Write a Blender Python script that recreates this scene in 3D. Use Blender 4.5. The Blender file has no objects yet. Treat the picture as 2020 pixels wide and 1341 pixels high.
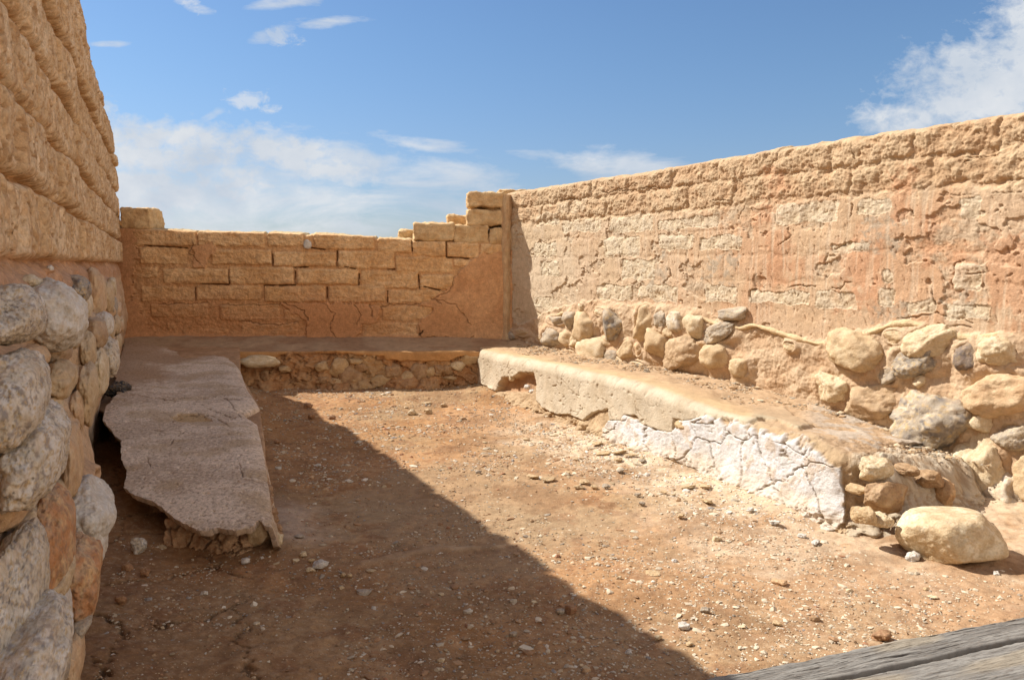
import bpy, bmesh, math, random
import numpy as np
from mathutils import Vector, Matrix

# ------------------------------------------------------------------ camera, sky, sun
FOC, CX, CY, HC = 1540.0, 1010.0, 670.5, 1.10      # focal length in photo pixels, centre, eye height
PITCH = math.radians(5.5)
SC = bpy.context.scene
cam_d = bpy.data.cameras.new('camera'); cam = bpy.data.objects.new('camera', cam_d)
SC.collection.objects.link(cam); SC.camera = cam
cam.location = (0, 0, HC); cam.rotation_euler = (math.pi/2 - PITCH, 0, 0)
cam_d.sensor_width = 36; cam_d.lens = 36*FOC/2020; cam_d.clip_start = .02; cam_d.clip_end = 9000

SUN = Vector((.92, -.42, -1.0)).normalized()        # direction the light travels
sun_d = bpy.data.lights.new('sun', 'SUN'); sun = bpy.data.objects.new('sun', sun_d)
SC.collection.objects.link(sun)
sun_d.energy = 5.0; sun_d.angle = math.radians(.53); sun_d.color = (1.0, .965, .915)
sun.rotation_euler = SUN.to_track_quat('-Z', 'Y').to_euler()
SUN_EL = math.asin(-SUN.z); SUN_AZ = math.atan2(-SUN.x, -SUN.y)
SC.view_settings.view_transform = 'Standard'; SC.view_settings.look = 'None'
SC.view_settings.exposure = .62; SC.view_settings.gamma = 1

def build_world():
    w = bpy.data.worlds.new('World'); SC.world = w; w.use_nodes = True
    nt = w.node_tree; nt.nodes.clear(); N = nt.nodes.new; L = nt.links.new
    out = N('ShaderNodeOutputWorld'); bg = N('ShaderNodeBackground'); bg.inputs[1].default_value = .12
    L(bg.outputs[0], out.inputs[0])
    sky = N('ShaderNodeTexSky'); sky.sky_type = 'NISHITA'; sky.sun_disc = False
    sky.sun_elevation = SUN_EL; sky.sun_rotation = SUN_AZ; sky.air_density = 1.25; sky.dust_density = .4; sky.ozone_density = 1.3
    tc = N('ShaderNodeTexCoord'); sep = N('ShaderNodeSeparateXYZ'); L(tc.outputs['Generated'], sep.inputs[0])
    def M(op, a, b=None, c=None, clamp=False):
        n = N('ShaderNodeMath'); n.operation = op; n.use_clamp = clamp
        for i, q in enumerate((a, b, c)):
            if q is None: continue
            if isinstance(q, (int, float)): n.inputs[i].default_value = q
            else: L(q, n.inputs[i])
        return n.outputs[0]
    ay = M('MAXIMUM', sep.outputs[1], .02)
    a = M('DIVIDE', sep.outputs[0], ay); b = M('DIVIDE', sep.outputs[2], ay)
    cmb = N('ShaderNodeCombineXYZ'); L(a, cmb.inputs[0]); L(b, cmb.inputs[1])
    def noise(sx, sy, scale, det, rough, dist=0.0, z=0.0):
        mp = N('ShaderNodeMapping'); mp.inputs['Scale'].default_value = (sx, sy, 1); mp.inputs['Location'].default_value = (z, z*.37, z)
        L(cmb.outputs[0], mp.inputs[0])
        n = N('ShaderNodeTexNoise'); n.inputs['Scale'].default_value = scale; n.inputs['Detail'].default_value = det
        n.inputs['Roughness'].default_value = rough; n.inputs['Distortion'].default_value = dist
        L(mp.outputs[0], n.inputs[0]); return n.outputs[0]
    def blob(u, v, ru, rv, rot=0.0):       # sky direction of a cloud, as tangent-plane angles
        cx = (u-1010)/1540.0; cy = (522-v)/1540.0
        dx = M('SUBTRACT', a, cx); dy = M('SUBTRACT', b, cy)
        c, s = math.cos(math.radians(rot)), math.sin(math.radians(rot))
        xr = M('ADD', M('MULTIPLY', dx, c*1540/ru), M('MULTIPLY', dy, s*1540/ru))
        yr = M('ADD', M('MULTIPLY', dx, -s*1540/rv), M('MULTIPLY', dy, c*1540/rv))
        r = M('SQRT', M('ADD', M('MULTIPLY', xr, xr), M('MULTIPLY', yr, yr)))
        return M('SUBTRACT', 1.0, r)
    def mx(l):
        o = l[0]
        for q in l[1:]: o = M('MAXIMUM', o, q)
        return o
    def dens(field, nz, k, thr, wid):
        f = M('MULTIPLY', M('MINIMUM', M('MAXIMUM', field, -2.0), .5), k)
        return M('DIVIDE', M('SUBTRACT', M('ADD', f, M('MULTIPLY', M('SUBTRACT', nz, .5), 4.4)), thr), wid, clamp=True)
    nc = M('ADD', M('MULTIPLY', noise(1, 1.3, 9, 10, .66, .3, 3.1), .55), M('MULTIPLY', noise(1, 1.5, 42, 8, .62, .3, 1.1), .45))
    ns = noise(1, 3.4, 6, 10, .66, .4, 7.7)
    cum = mx([blob(1930, 170, 200, 112, 14), blob(2080, 60, 160, 140), blob(1760, 245, 95, 40), blob(350, 300, 250, 62),
              blob(300, 385, 190, 62), blob(470, 365, 110, 50), blob(600, 315, 180, 40, -12)])
    wis = mx([blob(560, 300, 260, 34, -8), blob(760, 335, 320, 44, -10), blob(850, 290, 120, 16, -10), blob(1190, 330, 190, 30, -8), blob(480, 380, 330, 70),
              blob(900, 410, 330, 48, -4), blob(560, 82, 66, 17, 18), blob(640, 66, 70, 10, 5), blob(405, 33, 44, 13, -20), blob(580, 22, 80, 14, 5), blob(235, 102, 46, 7),
              blob(1260, 14, 60, 8), blob(720, 440, 560, 90), blob(420, 242, 34, 10, 25)])
    nf = noise(1, 1.6, 30, 9, .68, .4, 5.3); tiny = mx([blob(505, 203, 50, 24), blob(228, 222, 44, 26), blob(545, 222, 30, 12), blob(570, 88, 50, 22), blob(405, 33, 40, 16, -20)])
    d1 = M('MAXIMUM', dens(cum, nc, 1.7, -.08, .95), M('MULTIPLY', dens(tiny, nf, 1.1, .22, .7), .65))
    d2 = M('MULTIPLY', dens(wis, ns, 1.2, -.05, 1.0), .82)
    d = M('MAXIMUM', d1, d2)
    shade = noise(1, 1.4, 9, 5, .55, .2, 12.3)
    ramp = N('ShaderNodeMapRange'); ramp.inputs[1].default_value = .35; ramp.inputs[2].default_value = .65
    L(shade, ramp.inputs[0])
    cc = N('ShaderNodeMix'); cc.data_type = 'RGBA'; L(ramp.outputs[0], cc.inputs[0])
    cc.inputs[6].default_value = (3.0, 3.4, 3.95, 1); cc.inputs[7].default_value = (4.15, 4.3, 4.5, 1)
    tint = N('ShaderNodeMix'); tint.data_type = 'RGBA'; tint.blend_type = 'MULTIPLY'; tint.inputs[0].default_value = 1
    el = N('ShaderNodeMapRange'); el.interpolation_type = 'SMOOTHSTEP'; el.inputs[1].default_value = -.02; el.inputs[2].default_value = .30; L(b, el.inputs[0])
    tg = N('ShaderNodeMix'); tg.data_type = 'RGBA'; L(el.outputs[0], tg.inputs[0]); tg.inputs[6].default_value = (.36, .42, .62, 1); tg.inputs[7].default_value = (.38, .48, .62, 1); L(tg.outputs[2], tint.inputs[7])
    L(sky.outputs[0], tint.inputs[6])
    mix = N('ShaderNodeMix'); mix.data_type = 'RGBA'; L(d, mix.inputs[0]); L(tint.outputs[2], mix.inputs[6]); L(cc.outputs[2], mix.inputs[7])
    # broken bright cloud added out of view, overhead and behind, to lift the shade
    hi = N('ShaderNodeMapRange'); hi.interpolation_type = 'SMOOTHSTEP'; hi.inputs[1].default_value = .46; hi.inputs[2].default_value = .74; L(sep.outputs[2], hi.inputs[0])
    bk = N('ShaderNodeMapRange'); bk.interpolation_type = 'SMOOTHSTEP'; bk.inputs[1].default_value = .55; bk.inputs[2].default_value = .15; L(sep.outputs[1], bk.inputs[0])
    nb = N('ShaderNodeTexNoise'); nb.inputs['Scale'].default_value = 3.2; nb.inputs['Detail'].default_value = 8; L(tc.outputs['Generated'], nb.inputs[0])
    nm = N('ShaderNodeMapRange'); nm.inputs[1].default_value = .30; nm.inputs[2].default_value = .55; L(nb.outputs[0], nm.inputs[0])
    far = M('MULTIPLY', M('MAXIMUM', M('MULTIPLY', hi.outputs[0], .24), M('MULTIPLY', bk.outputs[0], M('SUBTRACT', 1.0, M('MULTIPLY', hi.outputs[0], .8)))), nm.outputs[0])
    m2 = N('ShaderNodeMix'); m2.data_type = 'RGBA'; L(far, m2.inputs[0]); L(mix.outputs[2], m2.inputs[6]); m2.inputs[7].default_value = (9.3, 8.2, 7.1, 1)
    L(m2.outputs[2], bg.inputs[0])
build_world()

# ------------------------------------------------------------------ numeric helpers
cp, sp = math.cos(PITCH), math.sin(PITCH)
def proj(P):
    x, y, z = P[..., 0], P[..., 1], P[..., 2]-HC
    f = np.maximum(y*cp - z*sp, .05); up = y*sp + z*cp
    return CX + FOC*x/f, CY - FOC*up/f
def ray(u, v):
    d = (u-CX)/FOC; e = (CY-v)/FOC
    return np.array([d, cp+e*sp, -sp+e*cp])
def sst(a, b, x):
    t = np.clip((x-a)/(b-a), 0, 1); return t*t*(3-2*t)
_G = np.array([[1,1,0],[-1,1,0],[1,-1,0],[-1,-1,0],[1,0,1],[-1,0,1],[1,0,-1],[-1,0,-1],
               [0,1,1],[0,-1,1],[0,1,-1],[0,-1,-1],[1,1,0],[-1,1,0],[0,-1,1],[0,-1,-1]], np.float32)
def _hash(i, j, k, seed):
    h = (i.astype(np.uint32)*np.uint32(374761393)) ^ (j.astype(np.uint32)*np.uint32(668265263)) ^ (k.astype(np.uint32)*np.uint32(2147483647)) ^ np.uint32((seed*1274126177) & 0xffffffff)
    h = (h ^ (h >> np.uint32(13)))*np.uint32(1274126177)
    h = h ^ (h >> np.uint32(16)); h = h*np.uint32(2246822519); return h ^ (h >> np.uint32(15))
def perlin(x, y, z=0.0, seed=0):
    x, y, z = np.broadcast_arrays(np.asarray(x, np.float32), np.asarray(y, np.float32), np.asarray(z, np.float32))
    xi = np.floor(x); yi = np.floor(y); zi = np.floor(z)
    fx, fy, fz = x-xi, y-yi, z-zi
    xi = xi.astype(np.int64); yi = yi.astype(np.int64); zi = zi.astype(np.int64)
    u = fx*fx*fx*(fx*(fx*6-15)+10); v = fy*fy*fy*(fy*(fy*6-15)+10); w = fz*fz*fz*(fz*(fz*6-15)+10)
    flat = not np.any(fz)
    def c(a, b, d):
        g = _G[(_hash(xi+a, yi+b, zi+d, seed) & np.uint32(15)).astype(np.int64)]
        return g[..., 0]*(fx-a) + g[..., 1]*(fy-b) + g[..., 2]*(fz-d)
    def lay(d):
        p0 = c(0,0,d); p0 = p0+u*(c(1,0,d)-p0); p1 = c(0,1,d); p1 = p1+u*(c(1,1,d)-p1); return p0+v*(p1-p0)
    a0 = lay(0)
    return a0 if flat else a0+w*(lay(1)-a0)
def fbm(x, y, z=0.0, o=4, seed=0, g=.5, l=2.03):
    a, f, s = 1.0, 1.0, 0.0
    for i in range(o):
        s = s + a*perlin(np.asarray(x)*f, np.asarray(y)*f, np.asarray(z)*f if np.any(z) else 0.0, seed+i*17); a *= g; f *= l
    return s
def vor(x, y, seed=0):
    """distance to the nearest cell border (approx.) and a cell value"""
    xi = np.floor(x).astype(np.int64); yi = np.floor(y).astype(np.int64)
    d1 = np.full(np.shape(x), 9.0, np.float32); d2 = d1.copy(); cid = np.zeros(np.shape(x), np.float32)
    for a in (-1, 0, 1):
        for b in (-1, 0, 1):
            h = _hash(xi+a, yi+b, xi*0, seed)
            px = xi+a+(h & np.uint32(1023)).astype(np.float32)/1023.0
            py = yi+b+((h >> np.uint32(10)) & np.uint32(1023)).astype(np.float32)/1023.0
            d = np.hypot(px-x, py-y); val = ((h >> np.uint32(20)) & np.uint32(1023)).astype(np.float32)/1023.0
            m = d < d1; d2 = np.where(m, d1, np.minimum(d2, d)); cid = np.where(m, val, cid); d1 = np.where(m, d, d1)
    return d2-d1, cid
def polysd(U, V, poly):
    """signed distance in the traced outline's own units, positive inside"""
    P = np.array(poly, np.float64); Q = np.roll(P, -1, 0)
    d = np.full(U.shape, 1e9); ins = np.zeros(U.shape, bool)
    for (ax, ay), (bx, by) in zip(P, Q):
        ex, ey = bx-ax, by-ay; wx, wy = U-ax, V-ay
        t = np.clip((wx*ex+wy*ey)/(ex*ex+ey*ey+1e-9), 0, 1)
        d = np.minimum(d, np.hypot(wx-ex*t, wy-ey*t))
        cnd = ((ay > V) != (by > V)) & (U < (bx-ax)*(V-ay)/((by-ay) if by != ay else 1e-9)+ax); ins ^= cnd
    return np.where(ins, d, -d)
def linesd(U, V, pts):
    d = np.full(np.shape(U), 1e9)
    for (ax, ay), (bx, by) in zip(pts[:-1], pts[1:]):
        ex, ey = bx-ax, by-ay; wx, wy = U-ax, V-ay
        t = np.clip((wx*ex+wy*ey)/(ex*ex+ey*ey+1e-12), 0, 1); d = np.minimum(d, np.hypot(wx-ex*t, wy-ey*t))
    return d
def mixc(c0, c1, m):
    m = np.clip(np.asarray(m), 0, 1)[..., None]; return np.asarray(c0)*(1-m)+np.asarray(c1)*m
def col(*c): return np.array(c, np.float32)

# ------------------------------------------------------------------ materials
def surf_mat(name, rough=.92, f1=45, b1=.35, f2=190, b2=.25, var=.22, speck=0.0, speck_col=(.5, .45, .38), spec=.18, vscale=14):
    m = bpy.data.materials.new(name); m.use_nodes = True; nt = m.node_tree; nt.nodes.clear(); N = nt.nodes.new; L = nt.links.new
    out = N('ShaderNodeOutputMaterial'); bs = N('ShaderNodeBsdfPrincipled'); L(bs.outputs[0], out.inputs[0])
    bs.inputs['Roughness'].default_value = rough; bs.inputs['Specular IOR Level'].default_value = spec
    at = N('ShaderNodeAttribute'); at.attribute_name = 'Col'
    tc = N('ShaderNodeTexCoord')
    def noi(sc, det, ro=.6):
        n = N('ShaderNodeTexNoise'); n.inputs['Scale'].default_value = sc; n.inputs['Detail'].default_value = det; n.inputs['Roughness'].default_value = ro
        L(tc.outputs['Object'], n.inputs[0]); return n.outputs[0]
    n1, n2, n3 = noi(f1, 6, .65), noi(f2, 3, .7), noi(vscale, 7, .7)
    mr = N('ShaderNodeMapRange'); mr.inputs[1].default_value = .3; mr.inputs[2].default_value = .7
    mr.inputs[3].default_value = 1-var; mr.inputs[4].default_value = 1+var; L(n3, mr.inputs[0])
    mr2 = N('ShaderNodeMapRange'); mr2.inputs[1].default_value = .3; mr2.inputs[2].default_value = .7
    mr2.inputs[3].default_value = 1-var*.8; mr2.inputs[4].default_value = 1+var*.8; L(n2, mr2.inputs[0])
    mu = N('ShaderNodeMath'); mu.operation = 'MULTIPLY'; L(mr.outputs[0], mu.inputs[0]); L(mr2.outputs[0], mu.inputs[1])
    vm = N('ShaderNodeVectorMath'); vm.operation = 'SCALE'; L(at.outputs['Color'], vm.inputs[0]); L(mu.outputs[0], vm.inputs['Scale'])
    last = vm.outputs[0]
    if speck:
        vo = N('ShaderNodeTexVoronoi'); vo.inputs['Scale'].default_value = 120; L(tc.outputs['Object'], vo.inputs[0])
        lt = N('ShaderNodeMath'); lt.operation = 'LESS_THAN'; lt.inputs[1].default_value = .22; L(vo.outputs['Distance'], lt.inputs[0])
        gt = N('ShaderNodeSeparateColor'); L(vo.outputs['Color'], gt.inputs[0])
        g2 = N('ShaderNodeMath'); g2.operation = 'LESS_THAN'; g2.inputs[1].default_value = speck; L(gt.outputs[0], g2.inputs[0])
        mm = N('ShaderNodeMath'); mm.operation = 'MULTIPLY'; L(lt.outputs[0], mm.inputs[0]); L(g2.outputs[0], mm.inputs[1])
        mx = N('ShaderNodeMix'); mx.data_type = 'RGBA'; L(mm.outputs[0], mx.inputs[0]); L(last, mx.inputs[6]); mx.inputs[7].default_value = (*speck_col, 1)
        last = mx.outputs[2]
    L(last, bs.inputs['Base Color'])
    bu = N('ShaderNodeBump'); bu.inputs['Strength'].default_value = b1; bu.inputs['Distance'].default_value = .012; L(n1, bu.inputs['Height'])
    bv = N('ShaderNodeBump'); bv.inputs['Strength'].default_value = b2; bv.inputs['Distance'].default_value = .004; L(n2, bv.inputs['Height'])
    L(bu.outputs[0], bv.inputs['Normal']); L(bv.outputs[0], bs.inputs['Normal'])
    return m
M_BRICK = surf_mat('mud_brick', f1=38, b1=.6, f2=110, b2=.7, var=.22, vscale=26)
M_PLAS = surf_mat('mud_plaster', f1=38, b1=.35, f2=110, b2=.55, var=.17, vscale=22)
M_EARTH = surf_mat('earth', f1=60, b1=.45, f2=210, b2=.55, var=.2, speck=.12, speck_col=(.50, .39, .25))
M_SLAB = surf_mat('lime_slab', f1=22, b1=.25, f2=150, b2=.45, var=.22, vscale=60)
M_STONE = surf_mat('field_stone', rough=.75, f1=30, b1=.5, f2=120, b2=.4, var=.16, spec=.3)
M_BENCH = surf_mat('bench_clay', f1=45, b1=.4, f2=180, b2=.5, var=.14)
M_WOOD = surf_mat('weathered_wood', rough=.85, f1=20, b1=.1, f2=200, b2=.2, var=.08)
M_GRAVEL = surf_mat('gravel_stone', rough=.85, f1=60, b1=.2, f2=300, b2=.2, var=.12)

# ------------------------------------------------------------------ mesh helpers
def link(ob, parent=None):
    SC.collection.objects.link(ob)
    if parent is not None: ob.parent = parent
    return ob
def tag(o, label=None, cat=None, group=None, kind=None):
    for k, v in (('label', label), ('category', cat), ('group', group), ('kind', kind)):
        if v: o[k] = v
    return o
def empty(name, loc, label, cat, group=None):
    o = bpy.data.objects.new(name, None); o.location = loc; o.empty_display_size = .1; link(o); return tag(o, label, cat, group)
def build(name, V, F, C, mat, parent=None, loc=None, smooth=True):
    """V (n,3) in world space, F (m,4) or (m,3)"""
    V = np.asarray(V, np.float32).reshape(-1, 3); F = np.asarray(F, np.int32)
    org = np.zeros(3, np.float32)
    if loc is not None: org = np.asarray(loc, np.float32)
    me = bpy.data.meshes.new(name); k = F.shape[1]
    me.vertices.add(len(V)); me.vertices.foreach_set('co', (V-org).ravel())
    me.loops.add(F.size); me.loops.foreach_set('vertex_index', F.ravel())
    me.polygons.add(len(F)); me.polygons.foreach_set('loop_start', np.arange(0, F.size, k, dtype=np.int32))
    me.polygons.foreach_set('loop_total', np.full(len(F), k, np.int32))
    me.polygons.foreach_set('use_smooth', np.full(len(F), smooth))
    a = me.color_attributes.new('Col', 'FLOAT_COLOR', 'POINT')
    c4 = np.ones((len(V), 4), np.float32); c4[:, :3] = np.clip(np.broadcast_to(np.asarray(C, np.float32).reshape(-1, 3), (len(V), 3)), .004, .92)
    a.data.foreach_set('color', c4.ravel()); me.update(calc_edges=True); me.validate()
    me.materials.append(mat)
    ob = bpy.data.objects.new(name, me); link(ob)
    ploc = np.array(parent.location) if parent is not None else np.zeros(3)
    if parent is not None:
        pp = parent.parent
        while pp is not None: ploc = ploc+np.array(pp.location); pp = pp.parent
        ob.parent = parent
    ob.location = org-ploc if loc is not None else -ploc
    return ob
def grid_faces(m, n, flip=False):
    i = np.arange(m*n).reshape(m, n)
    F = np.stack([i[:-1, :-1], i[1:, :-1], i[1:, 1:], i[:-1, 1:]], -1).reshape(-1, 4)
    return F[:, ::-1] if flip else F
def grid(name, P, C, mat, parent=None, flip=False, loc=None):
    m, n = P.shape[:2]; return build(name, P.reshape(-1, 3), grid_faces(m, n, flip), C.reshape(-1, 3), mat, parent, loc)
def spaced(a, b, n, k=1.0):
    t = np.linspace(0, 1, n); return a+(b-a)*(t**k)

class Wall:
    def __init__(s, O, e, n): s.O = np.array(O, float); s.e = np.array(e, float)/np.hypot(*e); s.n = np.array(n, float)/np.hypot(*n)
    def P(s, S, H, Z):
        X = s.O[0]+s.e[0]*S+s.n[0]*H; Y = s.O[1]+s.e[1]*S+s.n[1]*H
        return np.stack(np.broadcast_arrays(X, Y, Z), -1)
    def hit(s, u, v, h=0.0):
        d = ray(u, v); t = (h+s.n@s.O)/(s.n@d[:2]); p = d*t
        return float((p[:2]-s.O)@s.e), float(p[2]+HC), float(t)
WL = Wall((-.343, 0), (-.411, .9115), (.9115, .411))
WR = Wall((0, 7.3), (.508, -.861), (-.861, -.508))
WB = Wall((-3.5, 7.0), (3.5, .3), (.3, -3.5))
PB = WB.n  # towards the room
def bricks_field(S, Z, rects, prot, edge, warp, seed, rad=.02):
    """rects (s0,s1,z0,z1,extra protrusion): rounded raised bricks; returns height, mask, distance"""
    Hh = np.zeros(S.shape); Mk = np.zeros(S.shape); D = np.full(S.shape, .2)
    Sw = S+warp*fbm(S*9, Z*9, 3.3, 3, seed); Zw = Z+warp*fbm(S*9, Z*9, 9.1, 3, seed+5)
    for i, r in enumerate(rects):
        s0, s1, z0, z1 = r[:4]; ex = r[4] if len(r) > 4 else 0.0
        b = (Sw > s0-.08) & (Sw < s1+.08) & (Zw > z0-.08) & (Zw < z1+.08)
        if not b.any(): continue
        a, c = Sw[b], Zw[b]; hx, hz = (s1-s0)/2, (z1-z0)/2
        qx = np.abs(a-(s0+s1)/2)-hx+rad; qz = np.abs(c-(z0+z1)/2)-hz+rad
        d = np.hypot(np.maximum(qx, 0), np.maximum(qz, 0))+np.minimum(np.maximum(qx, qz), 0)-rad
        m = np.sqrt(np.clip(-d/edge, 0, 1)*(2-np.clip(-d/edge, 0, 1)))
        rs = np.random.RandomState(seed*31+i); tilt = rs.uniform(-1, 1)*.012
        hh = m*(prot+ex+rs.uniform(-.2, .2)*prot+tilt*(a-(s0+s1)/2)/max(hx, .05))
        Hh[b] = np.maximum(Hh[b], hh); Mk[b] = np.maximum(Mk[b], (d < -.003)*1.0*sst(0, .5, m)); D[b] = np.minimum(D[b], np.abs(d))
    return Hh, Mk, D
def wall_mesh(name, W, s, z0, ztop, front, thick, mat, parent, nf, nt=16, flip=False, top_col=None, zb=-.05, roundr=.03):
    """front(S,Z,P)->(h,color); a closed slab: front face, rounded top, back face"""
    q = np.linspace(0, 1, nf); zt = ztop(s)
    Z = z0+(zt[:, None]-z0)*q[None, :]; S = np.broadcast_to(s[:, None], Z.shape)
    h, C = front(S, Z, W.P(S, 0*Z, Z))
    dt = zt[:, None]-Z; rr = roundr
    h = h-np.where(dt < rr, rr-np.sqrt(np.maximum(rr*rr-(rr-np.minimum(dt, rr))**2, 0)), 0)*.9
    hE = h[:, -1:]
    tt = np.linspace(0, 1, nt+1)[1:]
    Ht = hE*(1-tt)-thick*tt; St = np.broadcast_to(s[:, None], Ht.shape)
    Zt = zt[:, None]+.012*sst(0, .1, tt)*(1-sst(.9, 1, tt))+(.010*fbm(St*14, Ht*14, 2.2, 4, 91)+.012*fbm(St*4, Ht*4, 2.2, 2, 92))*sst(0, .15, tt)
    Ct = np.broadcast_to(C[:, -1:], Zt.shape+(3,)) if top_col is None else mixc(top_col, np.asarray(top_col)*.8, .5+fbm(St*20, Ht*20, 0, 3, 5))
    tb = np.array([.12, .5, 1.0]); Zb = Zt[:, -1:]*(1-tb)+zb*tb; Hb = -thick-.02*np.sin(tb*3)[None, :]+0*Zb
    S3 = np.concatenate([S, St, np.broadcast_to(s[:, None], Zb.shape)], 1)
    P = W.P(S3, np.concatenate([h, Ht, Hb], 1), np.concatenate([Z, Zt, Zb], 1))
    Cc = np.concatenate([C, Ct, np.broadcast_to(C[:, :1], Zb.shape+(3,))], 1)
    m, n = P.shape[:2]; V = P.reshape(-1, 3); F = grid_faces(m, n, flip)
    # close both ends with fans
    ce = [P[0].mean(0), P[-1].mean(0)]; k0 = m*n
    V = np.concatenate([V, np.array(ce)]); Cf = np.concatenate([Cc.reshape(-1, 3), Cc[0, :1], Cc[-1, :1]])
    a = np.arange(n-1)
    F0 = np.stack([np.full(n-1, k0), a, a+1, a+1], 1); b = (m-1)*n+a
    F1 = np.stack([np.full(n-1, k0+1), b, b+1, b+1], 1)
    me_F = np.concatenate([F, F0 if not flip else F0, F1])
    me_F4 = F
    ob = build(name, V, me_F4, Cf, mat, parent)
    bm = bmesh.new(); bm.from_mesh(ob.data); bm.verts.ensure_lookup_table()
    for base, c in ((0, k0), ((m-1)*n, k0+1)):
        for i in range(n-1):
            try: f = bm.faces.new((bm.verts[c], bm.verts[base+i], bm.verts[base+i+1])); f.smooth = True
            except ValueError: pass
    bm.to_mesh(ob.data); bm.free()
    return ob

# ------------------------------------------------------------------ stones
_ico = {}
def ico(n):
    if n not in _ico:
        bm = bmesh.new(); bmesh.ops.create_icosphere(bm, subdivisions=n, radius=1); bm.verts.ensure_lookup_table()
        V = np.array([v.co[:] for v in bm.verts]); F = np.array([[q.index for q in f.verts] for f in bm.faces]); bm.free()
        _ico[n] = (V/np.linalg.norm(V, axis=1)[:, None], F)
    return _ico[n]
def stone_color(p, kind, seed, fq=1.0):
    p = p*fq
    x, y, z = p[:, 0], p[:, 1], p[:, 2]
    wx = .6*fbm(x*1.3, y*1.3, z*1.3, 3, seed+40)
    n1 = fbm(x*1.6+wx, y*1.6, z*1.6+wx, 5, seed+1); n2 = fbm(x*4+wx*2, y*4, z*4, 4, seed+2, .6); n3 = fbm(x*9, y*9, z*9, 3, seed+3, .6)
    pal = {'cream': ((.56,.44,.27), (.66,.56,.39), (.42,.28,.14)), 'tan': ((.46,.32,.17), (.52,.39,.23), (.36,.22,.10)),
           'grey': ((.34,.28,.205), (.45,.37,.265), (.21,.18,.155)), 'flint': ((.27,.225,.17), (.42,.35,.26), (.12,.11,.105)),
           'brown': ((.33,.20,.10), (.42,.28,.16), (.22,.13,.07)), 'dark': ((.10,.075,.07), (.20,.15,.12), (.06,.05,.05)),
           'white': ((.55,.52,.46), (.64,.61,.55), (.38,.31,.22)), 'orange': ((.42,.17,.05), (.55,.32,.14), (.20,.09,.04)),
           'mott': ((.52,.45,.34), (.62,.58,.51), (.22,.19,.165)), 'black': ((.03,.03,.033), (.07,.07,.075), (.015,.015,.017)),
           'clod': ((.27,.135,.065), (.33,.18,.09), (.2,.1,.05)), 'peach': ((.50,.31,.16), (.56,.38,.21), (.40,.22,.10))}[kind]
    C = mixc(pal[0], pal[1], sst(-.15, .45, n1)); k = {'flint': 1.0, 'mott': .95, 'grey': .7, 'orange': .7}.get(kind, .45)
    C = mixc(C, pal[2], k*sst(.02, .40, n2)); C = mixc(C, np.array(pal[2])*.8, .35*sst(.2, .5, n3)); C = mixc(C, (.50,.34,.14), (.75 if kind in ('mott', 'flint') else .3)*sst(.15, .5, n3+.3*n1-.05))
    if kind in ('flint', 'mott'): C = mixc(C, (.56,.49,.38), .6*sst(.12, .02, np.abs(fbm(x*3+2*wx, y*7+3*wx, z*6+2*wx, 4, seed+9, .6)))*sst(-.1, .3, n1))
    return C
def make_stone(name, c, r, kind, seed, parent=None, sub=4, yaw=0.0, roll=0.0, facets=5, rough=.10, mat=None, axes=None, box=2.5, fine=1.0, planes=(), dust=None, dk=1.0):
    """c centre, r half sizes along the local axes; axes = (ex, ey, ez) world directions"""
    V, F = ico(sub); rs = np.random.RandomState(seed); p = V.copy()
    L = (np.abs(p)**box).sum(1)**(1/box); rad = 1/L
    for n, d in list(planes)+[(None, 0)]*facets:
        if n is None: n = rs.normal(size=3); d = rs.uniform(.66, .93)
        n = np.array(n, float); n /= np.linalg.norm(n)
        q = p@n; lim = np.where(q > .05, d/np.maximum(q, .05), 9)
        k = .06 if not planes else .12; hh = np.clip(.5+.5*(lim-rad)/k, 0, 1); rad = lim*(1-hh)+rad*hh-k*hh*(1-hh)
    o = rs.uniform(-50, 50, 3); gm = np.asarray(r)/np.prod(r)**(1/3); pn = p*gm
    rad = rad*(1+rough*1.3*fbm(p[:, 0]*1.5+o[0], p[:, 1]*1.5+o[1], p[:, 2]*1.5+o[2], 3, seed)
               +rough*.45*fine*fbm(pn[:, 0]*5+o[0], pn[:, 1]*5, pn[:, 2]*5, 4, seed+7, .6))
    if kind in ('flint', 'mott', 'orange', 'dark') and sub >= 4:
        w = fbm(p[:, 0]*2.2+o[0], p[:, 1]*5+o[1], p[:, 2]*2.2, 4, seed+8, .6); rad -= .03*sst(.06, .0, np.abs(w))
    q = p*rad[:, None]; C = stone_color(q*gm+o, kind, seed, 1.0+.12*max(0, sub-4))
    C = mixc(C, (.47,.31,.17), .35*sst(.1, .9, q@np.asarray((0, 0, 1.0) if axes is None else (0, 0, 1.0)))*sst(-.2, .3, fbm(p[:, 0]*4+o[1], p[:, 1]*4, p[:, 2]*4, 3, seed+12)))
    if dust is not None: C = mixc(C, dust, dk*(.35 if kind in ('flint', 'dark', 'grey') else 1.0)*(.28+.35*sst(-.1, .4, fbm(p[:, 0]*2+o[2], p[:, 1]*2, p[:, 2]*2, 3, seed+15))))
    q = q*np.asarray(r)
    cr, sr = math.cos(roll), math.sin(roll)
    q = np.stack([q[:, 0]*cr-q[:, 2]*sr, q[:, 1], q[:, 0]*sr+q[:, 2]*cr], 1)
    if axes is None:
        cy, sy = math.cos(yaw), math.sin(yaw); axes = (np.array([cy, sy, 0]), np.array([-sy, cy, 0]), np.array([0, 0, 1.0]))
    q = q[:, :1]*axes[0]+q[:, 1:2]*axes[1]+q[:, 2:3]*axes[2]+np.asarray(c)
    return build(name, q, F, C, mat or M_STONE, parent, loc=c)
def wall_axes(W): return (np.array([*W.e, 0]), np.array([*W.n, 0]), np.array([0, 0, 1.0]))

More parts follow.
